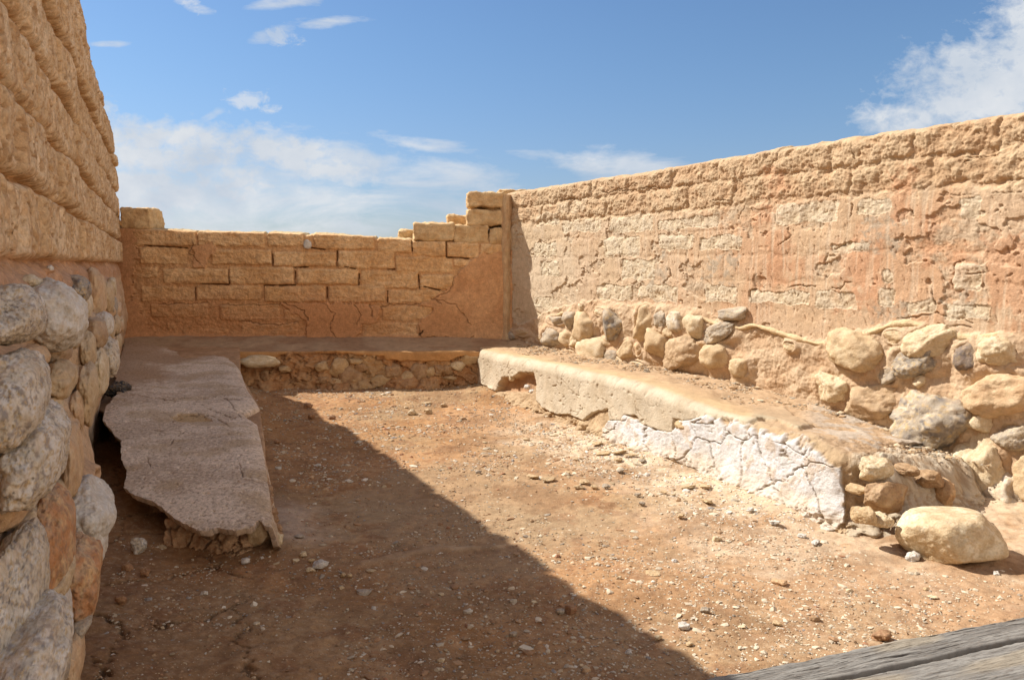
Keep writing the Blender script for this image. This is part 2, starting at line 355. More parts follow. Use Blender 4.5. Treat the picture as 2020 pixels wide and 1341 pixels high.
# ------------------------------------------------------------------ ground
BENCH_R = [(6.72, -.26), (6.0, .07), (4.9, .56), (3.96, 1.06), (3.21, 1.355)]
def face_x(Y):
    k = sorted(BENCH_R); return np.interp(Y, [a for a, b in k], [b for a, b in k])
BENCH_L = [(2.93, -.875), (3.54, -1.10), (4.48, -1.42), (5.0, -1.67), (6.3, -2.17), (6.9, -2.4)]
def face_lx(Y): return np.interp(Y, [a for a, b in BENCH_L], [b for a, b in BENCH_L])
def ground_z(X, Y, detail=True):
    z = .045*sst(5.9, 6.75, Y)+.03*sst(.35, 0, face_x(Y)-X)*sst(3.1, 3.4, Y)*sst(7.2, 6.6, Y)
    z = z+.03*sst(.22, 0, X-face_lx(Y))*sst(2.8, 3.1, Y)*sst(7, 6.5, Y)
    z = z+.06*sst(1.9, 2.4, X)*sst(4.2, 3.0, Y)*sst(8, 5, np.abs(X)+np.abs(Y))
    wl = (X+.343)*.9115+Y*.411                      # distance from the left wall
    z = z+.045*sst(.45, .05, wl)*sst(9, 7, Y)
    z = z+.013*perlin(X*1.1, Y*1.1, 0, 3)+.010*perlin(X*2.9, Y*2.9, 0, 4)
    if detail: z = z+.0065*fbm(X*8, Y*8, 0, 5, 6, .55)
    return z
def gz(x, y): return float(ground_z(np.array([x]), np.array([y]), False)[0])
def build_ground():
    far = np.array([12, 25, 60, 150, 500, 1500, 4000.])
    xs = np.concatenate([-far[::-1], np.linspace(-8, -3.8, 12), np.linspace(-3.7, 3.2, 900), np.linspace(3.4, 8, 12), far])
    yf = 1.25+(7.6-1.25)*np.linspace(0, 1, 820)**1.5
    ys = np.concatenate([-far[::-1], np.linspace(-8, 1.1, 14), yf, np.linspace(7.8, 11, 6), far+2])
    X, Y = np.meshgrid(xs, ys, indexing='ij'); Z = ground_z(X, Y)
    n = fbm(X*1.5, Y*1.5, 0, 5, 11); n2 = fbm(X*6, Y*6, 0, 4, 12, .6); n3 = fbm(X*.8+4, Y*.8, 0, 3, 14); n4 = fbm(X*40, Y*40, 0, 3, 18, .7)
    C = mixc((.32,.175,.075), (.39,.225,.11), sst(-.3, .4, n))
    C = mixc(C, (.33,.235,.135), .75*sst(.02, .35, n3+.25*n)*sst(1.2, 2.6, Y))           # grey compacted patches
    C = mixc(C, (.22,.105,.05), .55*sst(.1, .5, n2+.2*n))
    dx = face_x(Y)-X
    lime = 1.4*sst(1.0, .05, dx+.25*n)*sst(6.2, 4.4, Y)*sst(2.5, 3.2, Y+.3*n2)
    C = mixc(C, (.60,.50,.37), .9*np.clip(lime*(.75+.9*n2), 0, 1))
    lime2 = sst(2.2, .2, np.hypot((X-1.75), (Y-2.75)*1.2)+.6*n)
    C = mixc(C, (.42,.30,.20), .6*lime2)
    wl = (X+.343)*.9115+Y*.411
    C = mixc(C, (.15,.082,.043), .55*sst(.75, .2, wl+.15*n))                             # darker earth towards the left wall foot
    C = mixc(C, (.40,.32,.22), .30*sst(.15, .45, n4)); C = mixc(C, (.17,.09,.045), .25*sst(.15, .45, -n4))
    lx = X-face_lx(Y); C = mixc(C, (.42,.34,.28), .6*sst(.28, .02, lx+.12*n2)*sst(.15, .0, np.abs(Y-3.25)-.2)*(lx > -.05))
    Z = Z+.0035*fbm(X*30, Y*30, 0, 3, 15, .65)
    gp = sst(.35, .0, np.hypot((X+.15)*.9, (Y-3.55)*.55)-.35+.25*n+.2*n2); C = mixc(C, (.33,.245,.155), .6*gp)
    ln = linesd(X, Y, [(-.55, 2.78), (-.30, 2.93), (-.05, 2.99)])+.02*n2; C = mixc(C, (.50,.38,.25), .7*sst(.035, .008, ln)); Z = Z+.008*sst(.05, .0, ln)
    C = mixc(C, (.21,.12,.06), .5*sst(.05, .45, fbm(X*2.3+3, Y*2.3, 0, 4, 19, .6)))
    C = C*np.array([1.03, .96, .87])
    Z = Z+.03*np.exp(-(((X-1.72)/.26)**2+((Y-2.98)/.2)**2))
    # drying cracks by the wall foot
    e, _ = vor(X*3.1+.25*n2, Y*2.1+.25*n, 21); ck = sst(.035, .005, e)*sst(.62, .45, wl)*sst(4.5, 3.8, Y)
    Z = Z-.018*ck; C = mixc(C, (.06,.035,.02), .7*ck)
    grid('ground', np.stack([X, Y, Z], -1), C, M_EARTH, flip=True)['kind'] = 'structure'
build_ground()

# ------------------------------------------------------------------ left wall
TL = [(-1.2, 2.58), (2.0, 2.52), (3.0, 2.44), (3.67, 2.36), (4.3, 2.31), (5.0, 2.24), (5.6, 2.20), (6.1, 2.13), (6.25, 2.02), (6.6, 2.03), (6.7, 2.02), (7.0, 1.97), (7.15, 1.74), (7.4, 1.68)]
wall_l = empty('mud_brick_wall', (-1.2, 1.9, 0), 'tall shaded mud brick wall on a footing of big pale boulders, along the left edge', 'wall')
LEFT = [ # photo box centre u,v, width,height, kind, offset, half length along wall
 (22,622,112,98,'mott',.07,.17), (106,622,112,118,'white',.07,.19), (149,571,54,46,'flint',.05,.14), (186,585,40,92,'peach',.04,.15), (209,586,28,52,'tan',.05,.13),
 (186,655,44,62,'brown',.07,.14), (203,640,36,44,'white',.08,.11), (213,705,38,66,'mott',.08,.15), (32,785,116,152,'mott',.09,.2), (116,749,60,62,'tan',.08,.13),
 (108,690,56,48,'brown',.05,.12), (172,690,30,62,'tan',.07,.1), (188,701,24,56,'cream',.07,.1), (197,732,30,80,'cream',.09,.15), (176,776,38,98,'tan',.1,.16),
 (153,808,26,64,'peach',.08,.1), (60,888,130,140,'mott',.10,.22), (136,905,46,120,'peach',.10,.14), (174,1002,92,92,'white',.13,.15), (172,1055,70,108,'white',.13,.14),
 (154,1136,90,124,'orange',.13,.13), (98,1062,86,160,'orange',.10,.16), (36,1170,100,190,'mott',.10,.18), (112,1215,48,98,'white',.12,.10), (58,1300,140,120,'mott',.13,.17),
 (142,1290,42,86,'peach',.13,.1), (158,1228,44,28,'grey',.14,.06), (222,604,18,34,'grey',.06,.14), (229,640,16,34,'tan',.06,.16), (221,565,20,30,'cream',.05,.12),
 (233,672,14,26,'tan',.07,.13), (226,690,16,40,'cream',.08,.12), (215,645,22,40,'tan',.07,.12), (234,610,10,26,'brown',.05,.16), 
 (62,556,40,22,'cream',.03,.05), (99,530,12,12,'white',.02,.015), (20,985,80,70,'peach',.07,.12), (128,850,40,60,'tan',.05,.12),(108,980,60,70,'tan',.08,.12),(60,1030,60,60,'cream',.08,.10),(150,950,34,44,'brown',.05,.1),(96,810,50,46,'cream',.07,.1),(165,740,26,40,'brown',.06,.1),(60,705,60,40,'peach',.05,.10),(140,645,40,70,'tan',.05,.12),(118,1130,50,50,'tan',.12,.09),(20,1265,70,50,'brown',.1,.1),(165,600,30,50,'cream',.05,.12),(240,640,8,26,'cream',.05,.18),(84,930,44,40,'brown',.07,.09),(120,1290,40,70,'grey',.12,.08)]
stone_spots = []
for q in LEFT:
    s_, z_, t_ = WL.hit(q[0], q[1], q[5]); stone_spots.append((s_, z_, q[6], q[3]*t_/FOC/2))
def left_front(S, Z, P):
    rects = []; joints = []; rs = np.random.RandomState(5); z0 = 1.105
    while z0 < 2.65:
        s = -1.4-rs.uniform(0, .4)
        rects.append((-3, 10, z0+.010, z0+.198, 0.0))
        while s < 8.5:
            L = rs.uniform(.40, .56); joints.append((s, z0)); s += L
        z0 += .208
    hb, mb, db = bricks_field(S, Z, rects, .044, .030, .011, 7, rad=.018)
    hb = np.minimum(hb, .046); jw = .015*fbm(S*10, Z*10, 4, 3, 27)
    for (ja, jz), (jb, jz2) in zip(joints[:-1], joints[1:]):
        if jz2 == jz:
            m = (S > ja) & (S <= jb) & (Z > jz) & (Z < jz+.208); hb[m] += (np.sin(ja*91.7+jz*37)*.011)*np.clip(hb[m]/.03, 0, 1)+.010*(S[m]-.5*(ja+jb))
    for js, jz in joints:
        m = (np.abs(S-js) < .12) & (Z > jz) & (Z < jz+.208)
        if m.any(): hb[m] -= .036*sst(.035, .006, np.abs(S[m]+jw[m]-js))
    n1 = fbm(S*3, Z*3, 0, 4, 21); n2 = fbm(S*14, Z*9, 0, 5, 22, .6); n3 = fbm(S*30, Z*8, 0, 4, 23, .6); pit = fbm(S*45, Z*45, 0, 3, 24, .6)
    up = sst(1.06, 1.13, Z+.02*n2)
    h = up*(hb-.022+.010*n1+.006*n2*mb+.004*n3)-.010*sst(.22, .42, pit)*up-.012*sst(.25, .5, fbm(S*11, Z*11, 3, 3, 29))*up-.010*(1-mb)*up*sst(-.1, .3, n2)
    runs = sst(.0, .45, fbm(S*9, Z*1.2, 0, 3, 26)); h = h-.012*runs*up*(1-sst(1.3, 1.6, Z))
    low = 1-up
    nr_ = sst(3.7, 2.7, S); base = .022+.012*nr_+.07*sst(1.02, .2, Z)*nr_-.05*sst(.5, .15, Z)*(1-nr_)+.03*sst(.4, .7, Z)*sst(1.0, .8, Z)*(1-nr_); h = h+low*(base-.02+.030*fbm(S*4, Z*4, 0, 3, 25)+.003*n2+.0015*n3)
    bump = np.zeros(S.shape)
    for s0, z0_, a, b in stone_spots:
        m = (np.abs(S-s0) < a*2.0) & (np.abs(Z-z0_) < b*2.2)
        if not m.any(): continue
        d = np.hypot((S[m]-s0)/a, (Z[m]-z0_)/b); bump[m] = np.maximum(bump[m], .036*np.exp(-((d-.95)/.42)**2))
    h = h+bump*low
    C = mixc((.57,.40,.215), (.66,.50,.30), sst(-.3, .4, n1+.3*n2))
    C = mixc(C, (.46,.25,.095), .85*(1-mb)*up); C = mixc(C, (.34,.19,.075), .5*sst(.2, .5, n3)*up); C = mixc(C, (.30,.16,.06), .7*sst(.22, .45, pit)*up); C = mixc(C, (.45,.27,.12), .6*sst(.1, .5, n2)*up)
    C = mixc(C, mixc((.47,.31,.175), (.53,.38,.23), sst(-.3, .3, n1)), low)
    C = mixc(C, (.42,.21,.10), .6*sst(.06, -.02, np.abs(Z-1.06+.02*n2)-.04))
    return h, C*np.array([1.02, 1.0, 1.04])
s_l = np.concatenate([np.linspace(-1.3, 1.4, 50), spaced(1.42, 7.9, 950, 1.25)])
zl = lambda s: np.interp(s*.9115, [a for a, b in TL], [b for a, b in TL])+.018*fbm(s*3, s*0, 0, 4, 33)
wall_mesh('brickwork', WL, s_l, -.08, zl, left_front, .55, M_BRICK, wall_l, 520, top_col=(.45,.32,.17), roundr=.04)
for i, q in enumerate(LEFT):
    s_, z_, t_ = WL.hit(q[0], q[1], q[5]); th = abs(math.atan((q[0]-CX)/FOC))-math.atan(.451)
    hw = q[2]*t_/FOC/2; b = max(.3*hw, math.sqrt(max(hw*hw-(q[6]*math.sin(th))**2, 1e-5)))
    make_stone('stone', WL.P(s_, q[5], z_), (q[6]*1.2, b*1.08, max(q[3]*t_/FOC/2*1.2, .75*b)), q[4], 100+i, wall_l, sub=6 if q[2] > 80 else 5 if q[2] > 25 else 4, axes=wall_axes(WL),
               facets=2, rough=.085, box=2.2, fine=1.1, dust=(.52,.42,.29), dk=.5)

# ------------------------------------------------------------------ back wall
wall_b = empty('mud_brick_wall', (-1.6, 7.2, 0), 'low mud brick wall with coursed bricks and a stepped end, across the back', 'wall')
BR = [(262,387,451,485),(391,522,455,487),(527,599,456,486),(619,738,460,492),(745,812,467,499),(813,880,474,506),(881,945,478,508),(947,1002,482,502),
 (276,370,488,521,-.008),(418,536,492,522),(540,663,497,525),(667,778,495,530),(780,893,506,537,-.005),(895,945,512,525,-.006),
 (270,312,527,548,-.008),(322,451,530,560),(453,580,527,561),(586,707,530,561),(712,825,534,569),(829,895,542,571),
 (278,384,565,594,-.010),(388,515,563,592,-.004),(522,643,564,596),(649,761,563,596),(766,871,571,597,-.006),
 (298,411,599,626,-.009),(434,552,599,632,-.008),(560,606,610,631,-.011),(753,852,604,631,-.006),
 (401,452,647,656,-.012),(477,587,636,660,-.010),(611,667,643,663,-.007),(715,825,636,666,-.003),(330,347,637,651,-.008)]
def px_rects(W, L, h=0.0):
    o = []
    for r in L:
        s0, z1, _ = W.hit(r[0], (r[2]+r[3])/2, h); s1, _, _ = W.hit(r[1], (r[2]+r[3])/2, h)
        cu = (r[0]+r[1])/2; _, za, _ = W.hit(cu, r[2], h); _, zb, _ = W.hit(cu, r[3], h)
        o.append((min(s0, s1), max(s0, s1), zb, za, r[4] if len(r) > 4 else 0.0))
    return o
GAP_B = [[(537,497),(538,524)],[(665,495),(665,525)],[(580,528),(608,526)],[(582,534),(582,562)],[(451,533),(452,559)],[(385,567),(386,592)],[(645,566),(645,590)],
 [(679,526),(700,530)],[(708,540),(707,562)],[(880,478),(880,506)],[(825,542),(828,570)],[(765,574),(764,596)],[(396,560),(450,561)],[(520,563),(580,562)],[(765,532),(778,531)],
 [(285,484),(368,489)],[(881,507),(925,510)],[(812,475),(813,495)],[(827,660),(835,652)],[(600,487),(640,492)],[(836,565),(870,573)]]
PLA_B = [(895,548),(925,518),(946,502),(1030,490),(1030,680),(828,680),(824,640),(852,612),(830,600),(872,575),(892,562)]
PLA_B2 = [(225,420),(262,440),(268,470),(272,500),(262,560),(280,610),(300,650),(330,680),(225,690)]
PLA_B3 = [(372,486),(420,478),(432,492),(412,512),(410,530),(380,528),(386,500)]
PLA_B4 = [(640,596),(712,598),(752,606),(745,634),(718,640),(700,672),(640,678),(600,665),(612,640),(560,606),(556,598)]
def wavy(U, V, sd, amp, seed): return sd+amp*fbm(U*.05, V*.05, 0, 4, seed, .65)
CRK_B = [[(895,548),(888,575),(852,590),(872,600)],[(752,606),(775,600),(830,598)],[(700,600),(712,622),(705,640)],[(560,598),(600,612),(607,630)],
         [(1003,395),(1008,480),(1003,560),(1002,660)],[(384,480),(372,500),(395,520)],[(434,600),(470,602),(552,600)],[(312,600),(410,598)],[(640,600),(660,620),(650,650),(668,672)],
         [(825,640),(828,662),(900,668),(935,664)],[(730,598),(735,625)],[(478,632),(520,640),(590,636)],[(850,590),(900,600),(930,640)]]
rb = px_rects(WB, BR)
def back_front(S, Z, P):
    U, V = proj(P)
    hb, mb, db = bricks_field(S, Z, rb, .019, .026, .010, 9, rad=.018)
    n1 = fbm(S*3, Z*3, 0, 4, 31); n2 = fbm(S*16, Z*16, 0, 5, 32, .6); n3 = fbm(S*45, Z*45, 0, 3, 33, .6)
    pl = np.zeros(S.shape)
    for k, (pg, am) in enumerate(((PLA_B, 5), (PLA_B2, 14), (PLA_B3, 5), (PLA_B4, 6))): pl = np.maximum(pl, sst(-.5, 1.5, wavy(U, V, polysd(U, V, pg), am, 40+k)))
    pl = np.maximum(pl, sst(658, 664, V+4*n1))
    h = hb*(1-.45*sst(590, 640, V))+.006*n1+(.007*n2+.003*n3)*(1-.75*pl)+.004*mb*fbm(S*8, Z*30, 0, 3, 37)
    h = h*(1-pl)+pl*(.019+.006*n1+.004*fbm(S*5, Z*5, 0, 3, 38))
    h = h+.03*sst(640, 690, V+5*n1)*sst(400, 300, U)+.06*sst(300, 244, U)*sst(560, 640, V)+.015*sst(650, 672, V)
    crack = np.zeros(S.shape)
    for pts in CRK_B:
        d = linesd(U+4*n2, V+4*fbm(S*14, Z*14, 5.5, 3, 39), pts); crack = np.maximum(crack, sst(1.3, .3, d))
    gap = np.zeros(S.shape)
    for pts in GAP_B:
        d = linesd(U+1.0*n2, V+1.0*n2, pts); gap = np.maximum(gap, sst(1.8, .6, d+.8*sst(-.1,.3,n2)))
    # fine crazing in the plaster
    e, _ = vor(S*4.2+.35*n1, Z*4.2+.3*n2, 77); crz = sst(.030, .004, e)*pl*sst(-.1, .2, fbm(S*2, Z*2, 0, 2, 78)+.1)
    h = h-.010*crack-.04*gap-.004*crz
    C = mixc((.57,.35,.155), (.66,.45,.225), sst(-.3, .4, n1+.4*n2+.9*perlin(S*2.1, Z*6.3, 0, 44)))
    C = mixc(C, (.50,.285,.125), .7*(1-mb)); C = mixc(C, mixc((.50,.275,.125), (.56,.325,.155), sst(-.3, .3, n1)), pl)
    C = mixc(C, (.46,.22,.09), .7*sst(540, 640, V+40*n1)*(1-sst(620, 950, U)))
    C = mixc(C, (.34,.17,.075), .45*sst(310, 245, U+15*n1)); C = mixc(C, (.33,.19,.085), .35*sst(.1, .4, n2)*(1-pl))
    C = C*np.array([1.05, 1.01, 1.03]); C = mixc(C, (.08,.045,.02), .5*np.maximum(crack, gap)); return h, C
def ztop_pts(W, pts):
    a = sorted(W.hit(u, v)[:2] for u, v in pts); return [q[0] for q in a], [q[1] for q in a]
tb = ztop_pts(WB, [(200,449),(262,451),(300,452),(386,457),(389,462),(393,456),(460,458),(521,460),(525,465),(530,459),(598,461),(604,466),(615,463),(622,461),(737,467),(743,474),(748,469),(811,473),(816,476),(1040,478)])
s_b = np.linspace(-.25, 3.62, 760)
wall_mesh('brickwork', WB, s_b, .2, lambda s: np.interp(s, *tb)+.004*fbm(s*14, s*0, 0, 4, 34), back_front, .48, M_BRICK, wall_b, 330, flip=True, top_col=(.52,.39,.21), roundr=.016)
def make_brick(W, u0, u1, v0, v1, back, depth, seed, parent, c=((.50,.32,.155), (.60,.42,.22)), name='brick', rough=1.7, yaw=0.0):
    s0, s1 = W.hit(u0, (v0+v1)/2, -back)[0], W.hit(u1, (v0+v1)/2, -back)[0]
    um = (u0+u1)/2; za, zb = W.hit(um, v0, -back)[1], W.hit(um, v1, -back)[1]
    L, Hh = abs(s1-s0)/2, (za-zb)/2; n = 22
    g = np.linspace(-1, 1, n); A, B = np.meshgrid(g, g, indexing='ij'); O = np.ones_like(A); Vs, Fs = [], []
    for k, (x, y, z, fl) in enumerate(((A,B,O,0),(A,B,-O,1),(A,O,B,1),(A,-O,B,0),(O,A,B,0),(-O,A,B,1))):
        Vs.append(np.stack([x, y, z], -1).reshape(-1, 3)); Fs.append(grid_faces(n, n, bool(fl))+k*n*n)
    V = np.concatenate(Vs); half = np.array([L, depth/2, Hh]); q = V*half; rr = .022
    core = np.clip(q, -(half-rr), half-rr); d = q-core; dl = np.linalg.norm(d, axis=1)[:, None]; q = core+d/np.maximum(dl, 1e-6)*rr
    nn = d/np.maximum(dl, 1e-6); o = seed*3.7
    q = q+nn*(.012*rough*fbm(q[:, 0]*9+o, q[:, 1]*9, q[:, 2]*9, 4, seed)+.005*fbm(q[:, 0]*40+o, q[:, 1]*40, q[:, 2]*40, 3, seed+1, .6))[:, None]
    C = mixc(c[0], c[1], .5+fbm(q[:, 0]*12+o, q[:, 1]*12, q[:, 2]*12, 4, seed+2))
    cy, sy = math.cos(yaw), math.sin(yaw); q = np.stack([q[:, 0]*cy-q[:, 1]*sy, q[:, 0]*sy+q[:, 1]*cy, q[:, 2]], 1)
    ctr = W.P((s0+s1)/2, -back-depth/2, (za+zb)/2); ax = wall_axes(W)
    q = q[:, :1]*ax[0]+q[:, 1:2]*ax[1]+q[:, 2:3]*ax[2]+ctr
    # weld the six faces
    ob = build(name, q, np.concatenate(Fs), C, M_BRICK, parent, loc=ctr)
    bm = bmesh.new(); bm.from_mesh(ob.data); bmesh.ops.remove_doubles(bm, verts=bm.verts, dist=.0006); bmesh.ops.recalc_face_normals(bm, faces=bm.faces); bm.to_mesh(ob.data); bm.free()
    return ob
for i, (a, b, c, d, bk, dp) in enumerate([(815,895,439,475,-.015,.3),(896,964,444,481,-.01,.3),(966,1012,449,482,-.01,.3),(921,1006,413,446,-.005,.34),(923,996,378,409,-.02,.26),
        (786,820,454,474,.2,.22),(882,926,424,446,.22,.22),(984,1056,373,392,.24,.3),(236,296,409,453,-.01,.36),(958,1016,404,420,.05,.3),(1000,1024,386,450,.06,.3),(860,935,444,476,.2,.28),(926,1000,402,420,.12,.28)]):
    make_brick(WB, a, b, c, d, bk, dp, 300+i, wall_b)
def corner_strip():
    n, m = 200, 26; z = np.linspace(.32, 1.74, n); t = np.linspace(-1, 1, m); Z, T = np.meshgrid(z, t, indexing='ij')
    w = .05+.02*fbm(Z*4, Z*0, 0, 3, 61); a = T*w
    h = .045*(1-T**2)+.008*fbm(Z*10, T*2, 0, 4, 62)+.05*sst(.5, .35, Z)
    P = WB.P(3.46+a+.012*fbm(Z*3, Z*0+3, 0, 2, 63), h-.006, Z)
    C = mixc((.47,.29,.15), (.52,.36,.2), .5+fbm(Z*8, T*2, 0, 3, 64)); grid('corner_plaster', P, C, M_PLAS, wall_b, flip=True)
corner_strip()
s_, z_, t_ = WB.hit(607, 482); make_stone('pebble', WB.P(s_, .012, z_), (.036, .02, .042), 'white', 331, wall_b, sub=4, axes=wall_axes(WB), facets=2, rough=.06)

# ------------------------------------------------------------------ right wall
wall_r = empty('mud_brick_wall', (1.7, 5.0, 0), 'sunlit mud plastered brick wall with fieldstones set in its foot, on the right', 'wall')
RIGHT = [(1097,632,31,17,'grey',0),(1126,633,23,36,'grey',0),(1155,644,37,59,'tan',0),(1186,615,26,15,'cream',0),(1210,640,45,59,'flint',0),(1271,638,33,74,'tan',.6),(1306,627,23,37,'grey',0),
 (1336,635,33,39,'mott',0),(1371,645,41,46,'cream',0),(1418,655,59,36,'grey',-.35),(1441,618,54,28,'grey',-.1),(1089,665,39,39,'grey',0),(1119,669,28,28,'tan',0),(1138,669,33,26,'cream',-.2),
 (1169,691,53,53,'cream',0),(1124,695,31,21,'tan',0),(1206,703,31,26,'grey',0),(1235,689,28,36,'tan',-.3),(1293,678,53,57,'tan',.3),(1348,694,74,60,'brown',-.3),(1411,704,49,49,'tan',0),
 (1461,725,36,39,'tan',0),(1223,712,36,18,'cream',.3),(1002,660,28,19,'grey',0),(1029,657,26,13,'tan',0),(1146,606,10,14,'cream',0),(1065,668,13,10,'tan',0),(1258,717,31,13,'cream',0),
 (1687,698,100,82,'tan',.3),(1833,674,91,56,'cream',-.35),(1765,664,40,28,'tan',-.2),(1799,713,82,54,'flint',-.3),(1909,703,43,56,'dark',0),(1966,698,63,62,'cream',0),(1642,761,60,58,'cream',0),
 (1713,795,104,64,'brown',-.25),(1753,743,36,34,'grey',-.5),(1813,753,25,25,'cream',0),(1965,772,120,90,'peach',-.3),(1839,832,138,120,'flint',-.1),(2002,861,74,56,'grey',-.4),
 (1935,914,79,115,'cream',-.2),(1892,956,70,72,'peach',0),(1989,1006,88,126,'mott',-.3),(1560,683,25,21,'tan',0),(1934,827,50,48,'cream',0),(2060,940,90,110,'tan',0),(2070,850,80,70,'cream',0),(1195,672,20,20,'tan',0),(1260,690,18,24,'peach',0),(1320,655,22,22,'tan',0),(1385,680,22,20,'peach',0)]
r_spots = []
for q in RIGHT:
    s_, z_, t_ = WR.hit(q[0], q[1], .03); k_ = abs(WR.n@np.array([(q[0]-CX)/FOC, 1]))/math.hypot((q[0]-CX)/FOC, 1)
    dw = q[2]*t_/FOC/2; r_spots.append((s_, z_, dw/max(k_, .5)*.97, q[3]*t_/FOC/2, q[5]))
BRR = [(1192,1265,468,505),(1228,1295,510,552),(1055,1100,480,505),(1068,1105,515,545),(1178,1248,560,592),(1055,1090,585,610),(1260,1340,562,592),(1390,1455,563,597),(1382,1468,465,493),
 (1300,1370,462,492),(1480,1600,572,599),(1612,1690,575,610,-.005),(1735,1765,565,605),(1785,1850,590,620),(1880,1935,520,572),(1530,1660,398,440,-.006),(1692,1762,392,425,-.006),
 (1895,1938,385,432,-.004),(1205,1290,425,457,-.006),(1300,1420,428,452,-.008),(1740,1763,527,557),(1862,1960,600,632,-.004),(1640,1720,478,500,-.006),(1060,1105,420,445,-.008),(1110,1190,432,458,-.008),(1105,1160,395,420,-.01)]
rr_ = px_rects(WR, BRR)
BEAD_A = [(1058,672),(1072,645),(1092,624),(1112,617)]
BEAD_B = [(1376,622),(1400,635),(1430,645),(1460,648),(1485,641),(1510,648),(1545,660),(1580,670),(1610,678),(1640,678),(1680,666),(1720,655),(1740,648),(1755,640),(1790,637),(1830,645),(1870,658),(1900,668),(1940,665),(1978,660)]
foot_l = sorted(WR.hit(u, v)[:2] for u, v in [(1030,640),(1085,612),(1160,592),(1250,600),(1330,600),(1390,612),(1450,640),(1540,658),(1620,672),(1700,655),(1760,634),(1830,640),(1900,660),(2020,660)])
PINK = [[(1505,440),(1560,452),(1552,560),(1500,570),(1515,500)],[(1760,350),(1812,330),(1806,372),(1790,430),(1762,425)],[(1655,480),(1750,470),(1742,560),(1700,575),(1660,550)],[(1505,330),(1550,345),(1545,400),(1520,400)],
        [(1560,510),(1620,500),(1600,560),(1560,565)],[(1940,470),(2040,460),(2040,620),(1945,610)],[(1870,500),(1900,480),(1935,520),(1925,590),(1880,590)],[(1690,570),(1760,565),(1730,600),(1690,605)],[(1640,578),(1690,575),(1700,612),(1640,612)],
        [(1960,640),(2040,620),(2040,700),(1990,690)],[(1820,420),(1850,430),(1845,520),(1820,520)],[(1495,405),(1530,410),(1535,440),(1500,440)]]
GREYM = [[(1700,430),(1790,440),(1770,500),(1700,490)],[(1260,520),(1310,500),(1320,560),(1290,580)],[(1400,505),(1470,490),(1440,560),(1400,550)],[(1860,560),(1940,580),(1930,620),(1860,610)],[(1730,600),(1800,590),(1800,640),(1720,640)]]
CRK_R = [[(1225,470),(1226,552),(1178,565),(1172,595)],[(1480,575),(1482,598)],[(1480,574),(1540,566),(1612,568),(1660,572),(1668,552),(1700,556),(1735,560),(1742,500),(1720,470)],[(1790,340),(1808,360),(1795,400),(1806,430)],
 [(1630,520),(1632,500),(1668,482),(1678,430),(1685,405)],[(1390,570),(1388,598)],[(1330,520),(1342,500),(1338,545)],[(1850,520),(1840,570),(1850,600),(1880,585),(1885,520),(1905,512)],[(1910,540),(1950,535)],[(1030,410),(1090,400),(1200,378),(1300,370)],
 [(1300,335),(1302,352)],[(1410,395),(1475,392),(1455,430)],[(1535,290),(1533,310),(1520,330)],[(1680,255+20),(1690,320)],[(1880,245),(1885,262),(1915,300),(1925,315),(1880,330),(1790,345)],[(1065,480),(1072,515),(1085,548)],[(1060,590),(1052,605),(1066,622)],
 [(1310,560),(1325,545),(1320,510)],[(1535,490),(1560,465),(1555,450)],[(1700,425),(1705,470),(1728,490)],[(1500,460),(1512,450)],[(1115,410),(1118,430)],[(1205,430),(1200,460)],[(1900,315),(2020,296)],[(1860,385),(1960,382),(2020,378)],[(1215,375),(1260,362)],
 [(1400,640),(1380,600)],[(1770,630),(1850,616),(1935,640)],[(1850,700),(1870,640),(1960,650),(2010,690)],[(1950,620),(1965,560),(2000,540)]]
